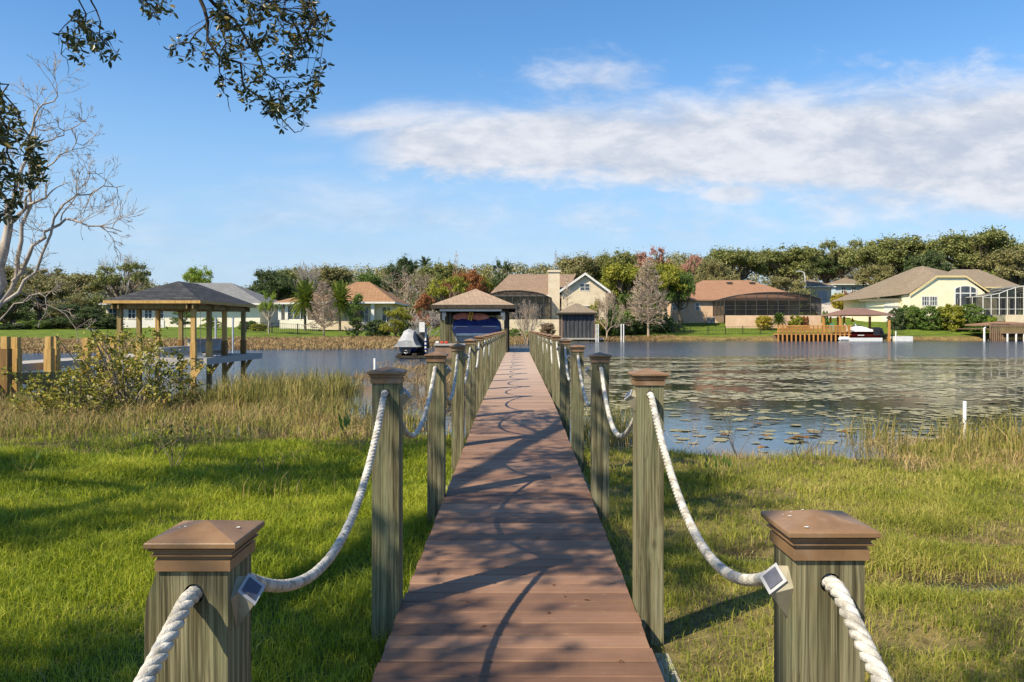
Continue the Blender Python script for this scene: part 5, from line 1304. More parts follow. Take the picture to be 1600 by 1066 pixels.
def lboat(cx0, cx1, y, z, hh, W_, mat, nm, parent, bow=-1):
    rings = []
    for q in range(9):
        f = q / 8; x = cx0 + (cx1 - cx0) * f; s_ = min(1, (f if bow < 0 else 1 - f) * 3 + .12) ** .6
        rings.append([(x, y - W_ * s_ * .45, z), (x, y - W_ * s_, z + hh), (x, y + W_ * s_, z + hh), (x, y + W_ * s_ * .45, z)])
    return loft(MB(), rings).build(nm, MT[mat], parent)
lboat(X(1320, D), X(1378, D), D + 1.2, Z(527, D), .42, 1.0, 'redgel', 'hull', sb)
lboat(X(1321, D), X(1380, D), D + 1.2, Z(527, D) + .421, .35, 1.02, 'blackgel', 'topside', sb)
m = MB(); rings = []
for q in range(9):
    f = q / 8; x = X(1326, D) + (X(1376, D) - X(1326, D)) * f; hh = .35 + .55 * math.sin(min(1, f * 1.3) * math.pi) ** .8
    rings.append([(x, D + .3, Z(527, D) + .772), (x, D + .6, Z(527, D) + .77 + hh * .8), (x, D + 1.2, Z(527, D) + .77 + hh), (x, D + 2.0, Z(527, D) + .78)])
loft(m, rings).build('boat_cover', MT['whitegel'], sb)
m = MB(); m.tube([(X(1330, D), D + .5, Z(519, D)), (X(1322, D), D + .6, Z(506, D))], [.10, .07], 6); m.tube([(X(1345, D), D + .5, Z(517, D)), (X(1338, D), D + .6, Z(505, D))], [.10, .07], 6); m.build('tower', MT['whitegel'], sb)
m = MB(); m.box(X(1366, D), X(1376, D), D + .2, D + 1.4, Z(524, D), Z(511.5, D)); m.prism([(X(1370, D), Z(511.4, D)), (X(1381, D), Z(513, D)), (X(1384, D), Z(522, D)), (X(1376.2, D), Z(524, D))], D + .4, D + 1.2); m.build('engine', MT['blackgel'], sb)
m = MB(); m.box(X(1341, D), X(1351, D), D + .13, D + .16, Z(524.6, D), Z(523.4, D)); m.build('hull_lettering', MT['whitegel'], sb)
m = MB(); m.tube([(X(1306, D), D - .9, Z(530, D)), (X(1308, D), D - .9, Z(529.6, D)), (X(1321, D), D - .9, Z(529.6, D))], [.1, .32, .32], 10); m.box(X(1321.2, D), X(1372, D), D - 1.3, D - .5, -.1, Z(527.8, D)); m.box(X(1321.4, D), X(1372, D), D + 2.3, D + 2.9, -.1, Z(527.8, D))
tag(m.build('floating_lift', MT['whitegel']), 'long white floating lift under the red speedboat', 'boat lift')
m = MB(); m.box(X(1398, D), X(1423, D), D - .6, D + 1.2, -.2, Z(525.5, D)); m.tube([(X(1397, D), D - .5, -.3), (X(1397, D), D - .5, Z(517.5, D))], .09, 6)
tag(m.build('floating_dock', MT['whitegel']), 'white floating block right of the pinkish brown shelter', 'float')
# teal chair on the dock
t = thing('chair', 'teal chair standing on the orange dock', 'chair', (X(1305, D), D + .9, zd_))
x = X(1305, D); m = MB(); m.box(x - .3, x + .3, D + .6, D + 1.1, zd_ + .40, zd_ + .46); m.build('seat', MT['teal'], t)
m = MB(); m.box(x - .3, x + .3, D + 1.08, D + 1.14, zd_ + .47, zd_ + 1.35); m.build('backrest', MT['teal'], t)
for a in (-.26, .26):
    for b in (.65, 1.06): m = MB(); m.box(x + a - .03, x + a + .03, D + b - .03, D + b + .03, zd_ + .0, zd_ + .4); m.build('leg', MT['teal'], t)
# brown dock at the right edge
D = 106.0
rd = thing('dock', 'weathered brown dock with railing at the right edge', 'dock', (X(1590, D), D, 0))
zq = Z(519.5, D)
m = MB(); m.box(X(1572, D), X(1660, D), D - 1, D + 2, zq - .15, zq); m.box(X(1541, D), X(1571.8, D), D + 1.2, D + 7, Z(514.6, D), Z(513.4, D)); m.build('deck', MT['brownwood'], rd)
m = MB()
for p in np.arange(1541, 1600, 3.2): x = X(p, D + 2); m.box(x - .06, x + .06, D + 1, D + 1.15, 0 - .8, Z(505, D) if p < 1572 else Z(507.5, D))
for zz in (505.5, 509.5): m.box(X(1541, D + 2), X(1640, D + 2), D + .93, D + .99, Z(zz + .8, D), Z(zz - .5, D))
m.build('railing', MT['brownwood'], rd)
m = MB()
for p in (1575, 1588.5, 1601, 1620): m = MB(); x = X(p, D - 1); m.tube([(x, D - .9, -1), (x, D - .9, zq - .16)], .12, 7); m.build('piling', MT['white'], rd)
m = MB(); x = X(1538, D); m.tube([(x, D, -.5), (x, D, Z(513, D)), (x + .2, D, Z(511, D))], [.15, .13, .05], 7); tag(m.build('lake_marker', MT['white']), 'white piling left of the weathered brown dock', 'pole')
hip(rd, X(1566, D), X(1650, D), D + 3, D + 8, Z(506.5, D), Z(502.3, D), 'shingle_red', fascia='brownwood', over=.3, name='low_roof')
# stakes
m = MB(); d_ = 12.6; x = X(1507, d_); m.tube([(x, d_, -.5), (x + .004, d_, Z(627, d_))], .027, 12); m.build
tag(m.build('stake', MT['whitegel'], smooth=True), 'white plastic stake standing in the water by the right shore reeds', 'stake')
m = MB(); d_ = 26; x = X(586, d_); m.tube([(x, d_, -.5), (x, d_, Z(560, d_))], .05, 8)
tag(m.build('stake', MT['whitegel']), 'short white stake behind the second left boardwalk post', 'stake')
# ================================================================ trees of the far shore
T = tree
g_ = 'trees behind the far shore houses'
T('broad dusty oak left of centre behind the left dock', 95, 412, 150, 108, 'open', 'l_oak2', var=0)
T('spreading olive oak just left of the black-roofed shelter', 192, 396, 96, 110, 'open', 'l_oak', var=1)
T('dark oak cut by the left edge of the photo', 20, 408, 120, 112, 'oak', 'l_oak2', var=1)
T('low dark bushy tree under the dusty oak at far left', 120, 462, 90, 92, 'round', 'l_dark', var=0)
T('grey leafless tree rising above the oaks left of the shelter', 188, 376, 70, 122, 'bare', bark='twig_grey', var=0)
T('bright lime green tree above the black shelter roof', 304, 400, 66, 128, 'round', 'l_bright', var=1)
T('green bush right of the white garden wall behind the shelter', 285, 478, 46, 94, 'round', 'l_green', var=1)
T('bright green bush seen between the shelter posts', 330, 488, 44, 93, 'round', 'l_bright', var=0)
T('dark evergreen left of the orange roofed house', 425, 414, 90, 122, 'oak', 'l_dark', var=2)
T('dark green tree at the left end of the orange roof', 405, 436, 60, 116, 'round', 'l_green', var=0)
T('pale leafless tree above the left palm', 478, 398, 62, 130, 'bare', bark='twig_grey', var=1)
T('feathery palm at the left corner of the orange roof', 477, 416, 62, 92, 'palm')
T('feathery palm in front of the middle of the orange roof', 531, 419, 58, 93, 'palm', var=1)
T('bare fine-twigged tree in front of the screened porch', 506, 438, 66, 78, 'cypress', bark='twig', var=0)
T('glossy green tree left of the orange house entrance', 558, 450, 62, 80, 'cone', 'l_green', var=0)
T('bushy green tree right of the orange roofed house', 618, 470, 56, 80, 'round', 'l_olive', var=1)
T('small yellow green tree at the left end of the white wall', 420, 452, 36, 84, 'open', 'l_bright', bark='bark_pale', var=2)
T('rust coloured tree left of the tan boathouse', 663, 436, 56, 84, 'round', 'l_rust', var=0)
T('grey leafless tree below the rust coloured tree', 668, 474, 74, 72, 'bare', bark='twig_grey', var=0)
T('olive tree above the left of the orange roof', 520, 408, 96, 138, 'oak', 'l_oak2', var=0)
T('bright green tree behind the peak of the orange roof', 585, 410, 84, 130, 'round', 'l_green', var=1)
T('round dark pine above the right end of the orange roof', 627, 398, 74, 145, 'pine', 'l_dark', var=0)
T('tan leafless tree behind the right end of the orange roof', 640, 410, 110, 122, 'bare', bark='twig', var=1)
T('tall thin palm poking above the tree line', 664, 396, 30, 150, 'tallpalm', 'l_dark')
T('olive tree right of the tall thin palm', 692, 404, 90, 142, 'oak', 'l_oak', var=1)
T('bare spire-like cypress above the tan boathouse', 713, 390, 30, 118, 'spire', bark='twig', var=0)
T('russet and green tree directly above the tan boathouse', 728, 414, 84, 112, 'oak', 'l_rust', var=2)
T('yellow green tree left of the centre house roof', 700, 420, 74, 108, 'open', 'l_olive', var=1)
T('vivid green tree left of the brown centre roof', 752, 400, 70, 128, 'round', 'l_olive', var=0)
T('dark open tree touching the left end of the centre roof', 786, 399, 56, 130, 'open', 'l_dark', var=2)
T('bare twiggy tree standing at the waterline beyond the boardwalk end', 823, 458, 66, 78, 'bare', bark='twig', var=1)
T('slim bare tree against the chimney', 886, 428, 46, 104, 'spire', bark='twig', var=1)
T('bare treetop behind the chimney', 868, 388, 30, 135, 'spire', bark='twig_grey', var=0)
T('grey green oak behind the gable', 905, 390, 100, 145, 'oak', 'l_oak2', var=0)
T('dusty oak right of the gable', 960, 386, 90, 148, 'oak', 'l_oak', var=1)
T('small golden tree beside the gable window', 930, 450, 34, 110, 'round', 'l_olive', var=0)
T('bare tangled tree right of the gable', 948, 440, 60, 108, 'bare', bark='twig', var=0)
T('big yellow green tree behind the left of the tall bare cypress', 978, 404, 104, 121, 'oak', 'l_olive', var=1)
T('yellow green tree behind the right of the tall bare cypress', 1040, 401, 92, 122, 'oak', 'l_olive', var=2)
T('low yellow green tree behind the foot of the tall bare cypress', 1000, 440, 110, 118, 'round', 'l_green', var=1)
T('dark green tree overhanging the left end of the peach house', 1062, 418, 64, 121, 'oak', 'l_green', var=0)
T('tall bare cypress standing on the far shore', 1013, 403, 84, 111, 'cypress', bark='twig', var=1)
T('reddish budding tree above the yellow green tree', 1018, 382, 84, 160, 'open', 'l_red', var=0)
T('small reddish treetop right of the yellow green tree', 1082, 388, 46, 158, 'open', 'l_red', var=1)
T('broad oak behind the left of the peach house', 1145, 379, 118, 152, 'oak', 'l_oak', var=0)
T('rounded oak behind the peach house roof', 1115, 400, 80, 142, 'oak', 'l_oak2', var=2)
T('broad oak above the right of the peach house', 1230, 380, 126, 160, 'oak', 'l_oak', var=1)
T('pale olive oak behind the peach house pool screens', 1228, 412, 84, 145, 'round', 'l_oak2', var=0)
T('open crowned oak with sky gaps above the garage', 1315, 362, 96, 185, 'open', 'l_oak', var=1)
T('tan leafless tree behind the pale blue house', 1322, 402, 46, 183, 'bare', bark='twig', var=0)
T('dark oak left of the pale blue house', 1290, 396, 80, 186, 'oak', 'l_dark', var=1)
T('very broad oak behind the left of the yellow house', 1395, 360, 150, 165, 'oak', 'l_oak', var=2)
T('lower oak overhanging the pale blue house', 1372, 408, 80, 160, 'oak', 'l_oak2', var=0)
T('tallest oak behind the yellow house peak', 1520, 350, 160, 160, 'oak', 'l_oak', var=0)
T('dark oak behind the left slope of the yellow house roof', 1450, 385, 90, 150, 'oak', 'l_dark', var=2)
T('yellowish oak at the right edge behind the pool enclosure', 1590, 382, 120, 150, 'oak', 'l_oak2', var=1)
T('bright cabbage palm behind the yellow house roof', 1542, 408, 50, 146, 'palm', 'l_bright', var=1)
T('tall oak beyond the right edge of the photo', 1690, 362, 150, 150, 'oak', 'l_oak', var=2)
T('dark oak beyond the left edge of the photo', -80, 400, 150, 105, 'oak', 'l_oak2', var=2)
T('olive oak filling the gap behind the left palm', 450, 412, 84, 140, 'oak', 'l_oak', var=1)
T('brownish oak between the bright green tree and the round pine', 606, 416, 80, 146, 'oak', 'l_oak2', var=2)
T('green tree between the tall thin palm and the tan boathouse', 668, 412, 76, 128, 'round', 'l_oak', var=1)
T('low olive trees left of the lime green tree', 250, 452, 110, 135, 'oak', 'l_oak2', var=0)
T('low dark tree right of the grey roof peak', 378, 449, 80, 135, 'oak', 'l_dark', var=0)
T('dark oak hiding the bank behind the bare white tree', 62, 420, 130, 98, 'oak', 'l_oak2', var=2)
T('bushy dark tree behind the foot of the bare white tree', 8, 440, 110, 94, 'round', 'l_dark', var=1)
T('olive bushy tree right of the low cream wall at far left', 112, 450, 84, 96, 'round', 'l_oak2', var=1)
T('olive tree just left of the shelter roof corner', 148, 446, 60, 99, 'round', 'l_oak', var=0)
# shrubs
S = lambda lb, p, tp, w_, d_, lf, **k: tree(lb, p, tp, w_, d_, 'shrub', lf, **k)
S('rounded green hedge shrub left of the yellow house window', 1420, 474, 40, 119, 'l_green')
S('dark hedge shrub right of the garage wing of the yellow house', 1400, 480, 26, 118, 'l_dark', var=1)
S('yellow green hedge shrub under the yellow house double window', 1452, 476, 44, 118, 'l_green', var=1)
S('tall yellow topped hedge shrub left of the arched window', 1484, 472, 44, 117, 'l_olive')
S('dense green hedge shrub below the arched window', 1515, 473, 48, 117, 'l_green', var=1)
S('small light green shrub at the right end of the hedge', 1548, 492, 22, 116, 'l_bright')
S('clipped upright shrub right of the dark pool enclosure', 1289, 483, 12, 119, 'l_green')
S('golden croton shrub below the pale blue house', 1310, 456, 26, 150, 'l_croton')
S('red and gold croton shrub right of the golden one', 1326, 455, 22, 151, 'l_rust', var=1)
S('yellow green shrub below the left of the dark enclosure', 1193, 491, 28, 118, 'l_croton')
S('yellow green shrub below the right of the dark enclosure', 1243, 491, 24, 118, 'l_olive', var=1)
tree('small palm between the two yellow green shrubs', 1217, 482, 34, 117.5, 'palm', 'l_green')
S('reddish shrub at the right end of the peach pool wall', 1258, 492, 14, 118, 'l_rust')
S('dark shrub left of the tall bare cypress', 985, 494, 44, 113, 'l_dark')
S('round green shrub right of the tall bare cypress', 1035, 500, 34, 116, 'l_dark', var=1)
S('green shrub behind the pair of lone white poles', 962, 500, 30, 112, 'l_green')
S('small tan shrub against the cream garden wall', 855, 503, 26, 109, 'l_tan')
S('green undergrowth right of the dark fabric boathouse', 945, 510, 26, 112, 'l_green', var=1)
S('yellow shrub beyond the boardwalk end', 836, 518, 34, 92, 'l_croton', var=1)
S('green shrub left of the bare waterline tree', 806, 512, 26, 92, 'l_green')
S('low green shrub under the rust coloured tree', 640, 500, 40, 82, 'l_green')
S('low dark shrub under the orange house entrance', 590, 498, 40, 84, 'l_dark', var=1)
S('light green shrub at the left end of the low white wall', 405, 505, 30, 88, 'l_olive')
S('dark shrub behind the left shelter post', 168, 494, 46, 92, 'l_dark')
S('green shrub at far left below the dusty oak', 55, 500, 44, 90, 'l_green', var=1)
S('low shrub beside the dock pilings at far left', 20, 506, 44, 88, 'l_dark', var=1)
S('dark shrub right of the low cream wall at far left', 80, 498, 44, 93, 'l_dark')
S('olive shrub below the spreading oak at far left', 118, 500, 40, 94, 'l_oak2', var=1)
S('green shrub just left of the shelter roof', 148, 500, 30, 92, 'l_green', var=1)
S('brown dry shrub under the dusty oak', 100, 486, 50, 99, 'l_tan', var=1)
S('bushy shrub between the shelter and the low white wall', 388, 500, 34, 93, 'l_green')
# low wall far left
m = MB(); D = 96.0; m.box(X(22, D), X(66, D), D, D + .3, g1(X(40, D), D) - .3, Z(505, D)); m.box(X(20, D), X(22, D), D - .05, D + .35, g1(X(40, D), D) - .3, Z(504, D)); tag(m.build('garden_wall', MT['cream']), 'low cream garden wall under the oaks at far left', 'wall')
# understorey and the far wood
rngu = np.random.RandomState(31)
C, Rr = [], []
for (pa, pb, da, db_, n, ha, hb) in ((-120, 420, 118, 130, 150, 2, 5.5), (420, 780, 128, 140, 130, 2.5, 6), (900, 1110, 132, 142, 70, 2, 5), (1095, 1260, 146, 150, 60, 3, 6), (1375, 1700, 146, 158, 150, 3, 6.5), (940, 1046, 114, 118, 40, .8, 2.2)):
    for k in range(n):
        d_ = rngu.uniform(da, db_); p = rngu.uniform(pa, pb); x = X(p, d_); zb = g1(x, d_); hh = rngu.uniform(ha, hb)
        for q in range(3): C.append((x + rngu.normal(0, .8), d_ + rngu.normal(0, .5), zb + hh * (q + .4) / 3)); Rr.append(1.25)
V_, f_ = leafcloud(rngu, np.array(C), np.array(Rr), 46, .38); m = MB(); m.add(V_, f_)
tag(m.build('undergrowth', MT['l_dark']), 'dark undergrowth filling the gaps beneath the far trees', 'undergrowth', kind='stuff')
rngw = np.random.RandomState(77)
C, Rr = [], []
for k in range(900):
    d_ = rngw.uniform(185, 240); p = rngw.uniform(-250, 1900)
    tp = np.interp(p, [-250, 100, 225, 260, 395, 440, 560, 830, 1000, 1250, 1400, 1900], [424, 426, 434, 450, 448, 424, 414, 410, 398, 388, 378, 372]) + rngw.uniform(-3, 14)
    x = X(p, d_); zb = g1(x, d_); zt = Z(tp, d_)
    C.append((x, d_, zt - 1.6)); Rr.append(2.1)
    for q in range(3): C.append((x + rngw.normal(0, 2), d_ + rngw.normal(0, 2), zb + (zt - zb) * rngw.uniform(.1, .85))); Rr.append(2.6)
V_, f_ = leafcloud(rngw, np.array(C), np.array(Rr), 60, .55); m = MB(); m.add(V_, f_)
for k in range(0, len(C), 24): m.tube([(C[k][0], C[k][1], g1(C[k][0], C[k][1]) - 1), C[k]], .25, 4)
tag(m.build('distant_wood', MT['l_oak2']), 'distant wood of grey green trees behind the houses', 'wood', kind='stuff')
# ================================================================ pale bare tree, left foreground
rngt = np.random.RandomState(41)
bt_ = thing('bare_tree', 'large pale leafless tree with bone white branches at the left edge', 'tree', (-19.2, 27.0, 0))
m = MB(); tips = []
d_ = 27.0
def PX(px, py, dy=0): return np.array((X(px, d_ + dy), d_ + dy, Z(py, d_ + dy)))
def limb(pts, r0, r1, nk, Lk, dep=3, m=m, rmin=.0075):
    P = np.array(pts); n = 14
    s_ = np.linspace(0, len(P) - 1, n); Q = np.stack([np.interp(s_, np.arange(len(P)), P[:, k]) for k in range(3)], 1)
    r0 *= .62; r1 *= .6
    Q[1:-1] += rngt.normal(0, .06, (n - 2, 3)); m.tube(Q, np.linspace(r0, r1, n), 8, cap=False)
    for k in range(nk):
        i_ = rngt.randint(3, n); dr = unit(Q[min(n - 1, i_)] - Q[i_ - 1]); sd = rngt.normal(0, 1, 3); sd[1] *= .8
        nd = unit(dr * .8 + unit(sd) * .9 + UPV * .15)
        grow(rngt, m, Q[i_], nd, Lk * rngt.uniform(.5, .95), max(rmin * 2, r1 * .8), dep, tips, .02, .62, (1, 2), rmin, .2, 5, .72)
limb([PX(-35, 620), PX(-15, 500), PX(5, 400), PX(12, 330)], .42, .20, 3, 1.2)
limb([PX(12, 335), PX(35, 280), PX(48, 220), PX(58, 175), PX(90, 150)], .12, .03, 10, .9)
limb([PX(-18, 510), PX(15, 460), PX(30, 400), PX(42, 330), PX(50, 260), PX(54, 200)], .17, .04, 10, .9)
limb([PX(20, 440), PX(60, 380), PX(95, 345), PX(140, 352), PX(190, 362)], .12, .025, 14, .8)
limb([PX(-15, 500), PX(30, 450), PX(60, 420), PX(80, 350), PX(110, 310), PX(160, 295), PX(195, 290)], .11, .02, 14, .75)
limb([PX(40, 300), PX(70, 265), PX(100, 240), PX(140, 220), PX(165, 212)][0:4], .06, .02, 8, .5)
limb([PX(52, 230), PX(75, 218), PX(100, 212), PX(125, 190), PX(142, 198)], .05, .015, 7, .45)
limb([PX(0, 500), PX(30, 470), PX(60, 458), PX(75, 475), PX(105, 490), PX(122, 530)], .05, .02, 9, .5)
limb([PX(10, 330), PX(-10, 260), PX(-30, 200)], .12, .04, 8, .8)
limb([PX(95, 345), PX(120, 300), PX(140, 270), PX(150, 262)], .04, .015, 6, .5)
m.build('trunk', MT['bark_pale'], bt_, smooth=True)
# ================================================================ shrub by the left dock
def near_shrub(label, px0, px1, pt, pb, d_, n_cl, leaf, seed, each=26, size=.085, stems=16, smat='bark_mid'):
    rr = np.random.RandomState(seed); x0, x1 = X(px0, d_), X(px1, d_); zt = Z(pt, d_); xc = (x0 + x1) / 2; zb = max(-.1, g1(xc, d_))
    t = thing('shrub', label, 'shrub', (xc, d_, zb)); m = MB(); C, Rr = [], []
    for k in range(n_cl):
        fx = rr.uniform(-1, 1); hgt = (zt - zb) * (1 - .75 * abs(fx) ** 2.2) * rr.uniform(.18, 1)
        C.append((xc + fx * (x1 - x0) / 2, d_ + rr.normal(0, .8), zb + hgt)); Rr.append(rr.uniform(.10, .28))
    for k in range(stems):
        c = np.array(C[rr.randint(n_cl)]); b = np.array((xc + (c[0] - xc) * .5 + rr.normal(0, .2), d_ + rr.normal(0, .3), zb - .1))
        m.tube([b, (b + c) / 2 + rr.normal(0, .12, 3), c + (c - b) * .06], [.022, .016, .007], 5)
    m.build('stem', MT[smat], t)
    V_, f_ = leafcloud(rr, np.array(C), np.array(Rr), each, size); mm = MB(); mm.add(V_, f_); mm.build('foliage', MT[leaf], t)
near_shrub('loose yellow green shrub in front of the left dock', 100, 296, 512, 612, 16.8, 215, 'l_bush', 5, 24, .08, 60, 'bark_pale')
near_shrub('low olive shrub at the foot of the left dock pilings', 60, 180, 575, 625, 15.5, 90, 'l_bush', 6, 22, .07, 20)
# scrubby twigs on shore
def twigs(label, px, py_, hpx, d_, n, mat, seed, wv=.5, leaf=None):
    rr = np.random.RandomState(seed); x = X(px, d_); zb = max(-.2, g1(x, d_)) - .03; m = MB(); tp = []
    H = hpx * d_ / F; t = thing('twiggy_plant', label, 'plant', (x, d_, zb))
    for k in range(n):
        a = rr.uniform(0, 6.28); grow(rr, m, np.array((x, d_, zb)), np.array((math.cos(a) * wv, math.sin(a) * wv, 1.0)), H * rr.uniform(.35, .55), .006, 2, tp, .02, .6, (1, 2), .0022, .12, 4, .75)
    m.build('stem', MT[mat], t)
    if leaf:
        mm = MB(); V_, f_ = leafcloud(rr, np.array(tp), np.full(len(tp), .03), 3, .045); mm.add(V_, f_); mm.build('foliage', MT[leaf], t)
twigs('reddish leafless plant at the water edge right of the second right post', 1152, 712, 90, 10.2, 5, 'bark_mid', 3, .45)
twigs('leafless plant leaning over the water left of the white stake', 1250, 712, 80, 10.0, 4, 'bark_mid', 4, .8)
twigs('fine bare plant behind the second right post', 1075, 690, 70, 11.2, 6, 'twig', 5, .6)
twigs('bare twigs in the shallow water left of the boardwalk', 600, 700, 100, 11.0, 6, 'bark_mid', 6, .55)
twigs('leafy weed on the left grass below the dry grass', 270, 700, 80, 9.2, 5, 'bark_mid', 7, .5, 'l_bush')
twigs('straggly weed at the left end of the dry grass', 240, 690, 60, 10.2, 5, 'bark_mid', 8, .6, 'l_bush')
def arrow_plant(label, px, hpx, d_, n, seed):
    rr = np.random.RandomState(seed); x = X(px, d_); zb = g1(x, d_); t = thing('broadleaf_plant', label, 'plant', (x, d_, zb)); st = MB(); lf = MB(); H = hpx * d_ / F
    for k in range(n):
        a = rr.uniform(0, 6.28); tip = np.array((x + math.cos(a) * H * .5, d_ + math.sin(a) * H * .4, zb + H * rr.uniform(.6, 1)))
        b = np.array((x + rr.normal(0, .03), d_ + rr.normal(0, .03), zb - .02)); st.tube([b, (b + tip) / 2 + np.array((0, 0, .02)), tip], [.004, .0035, .003], 4)
        dr = unit(tip - b + UPV * .3); sd = unit(np.cross(dr, rr.normal(0, 1, 3))); L_ = H * .45; W_ = L_ * .16
        lf = MB(); lf.add([tip, tip + dr * L_ * .35 + sd * W_, tip + dr * L_, tip + dr * L_ * .35 - sd * W_], [(0, 1, 2, 3)]); lf.build('leaf', MT['l_green'], t)
    st.build('stem', MT['reed'], t)
arrow_plant('dark green broadleaf plant in the right grass near the shore', 1122, 34, 8.3, 12, 1)
arrow_plant('small broadleaf plant alone in the left grass', 38, 36, 8.6, 5, 2)
arrow_plant('broadleaf plant in the grass left of the second left post', 560, 50, 10.4, 9, 3)
# ================================================================ lily pads
rngp = np.random.RandomState(9)
def padmesh(seed, r=1.0):
    rr = np.random.RandomState(seed); n = 11; V_ = [(0, 0, 0)]
    for k in range(n):
        a = .18 + (2 * math.pi - .36) * k / (n - 1); q = r * rr.uniform(.86, 1.06); V_.append((math.cos(a) * q, math.sin(a) * q, rr.uniform(-.01, .03)))
    return np.array(V_), [(0, k, k + 1) for k in range(1, n)]
PT = []
while len(PT) < 11600:
    y = 11.0 + 36 * rngp.uniform() ** .85; hw = .68 * y + 2
    x = rngp.uniform(1.0, hw)
    if y < np.interp(x, NS[:, 0], NS[:, 1]) + .3: continue
    dn = noise2(np.array(x * .7), np.array(y * 2.0), .55, 31)
    dens_ = np.clip(.40 + 1.4 * float(dn), .02, 1) * np.interp(y, [10, 14, 17, 22, 40, 44, 47], [.10, .14, .45, .9, 1, .5, .0])
    if rngp.uniform() > dens_: continue
    PT.append((x, y, rngp.uniform(.045, .125) * (1 + .012 * y)))
PT.sort(key=lambda p: -(p[2] / p[1] ** 1.6))
pv = [padmesh(s_) for s_ in range(4)]
pmeshes = []
for V_, f_ in pv:
    q = MB(); q.add(V_ * np.array((1, 1, .25)), f_); pmeshes.append(mesh_of(q, 'lily_pad', MT['pad']))
for k, (x, y, r_) in enumerate(PT[:280]):
    o = bpy.data.objects.new('lily_pad', pmeshes[k % 4]); COL.objects.link(o); o.location = (x, y, .006 + .003 * (k % 3)); o.scale = (r_, r_, r_); o.rotation_euler = (rngp.normal(0, .03), rngp.normal(0, .03), rngp.uniform(0, 6.28))
    tag(o, 'olive lily pad lying flat on the water right of the boardwalk', 'lily pad', 'lily pads on the lake')
m = MB()
for k, (x, y, r_) in enumerate(PT[280:]):
    V_, f_ = pv[k % 4]; a = rngp.uniform(0, 6.28); c_, s_ = math.cos(a), math.sin(a)
    Q = np.stack([V_[:, 0] * c_ - V_[:, 1] * s_, V_[:, 0] * s_ + V_[:, 1] * c_, V_[:, 2] * .25], 1) * r_ + np.array((x, y, .005 + .004 * rngp.uniform()))
    m.add(Q, np.array(f_))
tag(m.build('lily_pads', MT['pad']), 'sheet of small lily pads across the lake right of the boardwalk', 'lily pads', kind='stuff')
# floating dead leaves, near
for k, (p, py_) in enumerate(((1180, 664), (1208, 661), (1194, 683), (1235, 689), (1250, 687), (1192, 703), (1273, 678), (1317, 678), (1395, 662), (1112, 651), (1131, 681))):
    d_ = ZC * F / (py_ - HY) ; x = X(p, d_); rr = np.random.RandomState(k); q = MB(); r_ = rr.uniform(.07, .14)
    V_ = [(x + math.cos(a) * r_ * rr.uniform(.8, 1.2), d_ + math.sin(a) * r_ * .7, .015 + rr.uniform(0, .05)) for a in np.linspace(0, 6.28, 8)[:-1]] + [(x, d_, .03)]
    q.add(V_, [(7, k_, (k_ + 1) % 7) for k_ in range(7)]); tag(q.build('curled_leaf', MT['deadleaf']), 'brown curled water lily leaf poking above the shallow water on the right', 'leaf', 'curled brown lily leaves')
# leaf litter on the deck
for k in range(16):
    rr = np.random.RandomState(100 + k); y = rr.uniform(3.4, 8.5); x = rr.uniform(-.5, .5); L_ = rr.uniform(.012, .022); a = rr.uniform(0, 6.28); z = zd(y) + .004
    u_ = np.array((math.cos(a), math.sin(a), 0)) * L_; v_ = np.array((-math.sin(a), math.cos(a), 0)) * L_ * .35; c_ = np.array((x, y, z))
    q = MB(); q.add([c_ - u_, c_ - v_ * .9 + (0, 0, .004), c_ + u_ * .9, c_ + v_ + (0, 0, .006)], [(0, 1, 2, 3)])
    tag(q.build('fallen_leaf', MT['deadleaf']), 'small dead leaf lying on the boardwalk boards', 'leaf', 'dead leaves on the boardwalk')
# ================================================================ the oak overhead
rngo = np.random.RandomState(55)
ok = thing('oak_tree', 'overhanging live oak whose leafy branches hang into the top left of the photo', 'tree', (-9.5, -5.5, .05))
lb_ = MB(); LF = []
def leaves_at(P, n, size, rad):
    """oval folded leaves: 6 vertices each"""
    P = np.repeat(P, n, 0); k = len(P); d_ = rngo.normal(0, 1, (k, 3)); d_[:, 2] = d_[:, 2] * .8 - .1; d_ /= np.linalg.norm(d_, axis=1)[:, None]
    nr = np.cross(d_, rngo.normal(0, 1, (k, 3))); nr /= np.linalg.norm(nr, axis=1)[:, None]; sd = np.cross(d_, nr)
    b = P + d_ * rngo.uniform(.0, rad, (k, 1)); L_ = size * rngo.uniform(.65, 1.3, (k, 1)); w_ = L_ * .19
    V_ = np.stack([b, b + d_ * L_ * .35 + sd * w_ + nr * w_ * .3, b + d_ * L_ * .75 + sd * w_ * .8 + nr * w_ * .3, b + d_ * L_, b + d_ * L_ * .75 - sd * w_ * .8 + nr * w_ * .3, b + d_ * L_ * .35 - sd * w_ + nr * w_ * .3], 1).reshape(-1, 3)
    i_ = np.arange(k)[:, None] * 6
    return V_, np.concatenate([i_ + np.array([[0, 1, 2, 3]]), i_ + np.array([[0, 3, 4, 5]])])
def OP(px, py, d_): return np.array((X(px, d_), d_, Z(py, d_)))
def olimb(pts, r0, r1, n=12):
    P = np.array(pts); s_ = np.linspace(0, len(P) - 1, n); Q = np.stack([np.interp(s_, np.arange(len(P)), P[:, k]) for k in range(3)], 1)
    Q[1:-1] += rngo.normal(0, .035, (n - 2, 3)); lb_.tube(Q, np.linspace(r0, r1, n), 7, cap=False); return Q
trunk = olimb([(-9.5, -5.5, -.4), (-9.4, -5.4, 1.5), (-9.0, -4.8, 3.4)], .42, .33, 6)
main = olimb([(-9.0, -4.8, 3.4), (-7.8, -2.6, 5.2), (-6.4, .6, 6.5), (-5.2, 4.0, 6.9), (-4.2, 6.6, 6.7)], .26, .08)
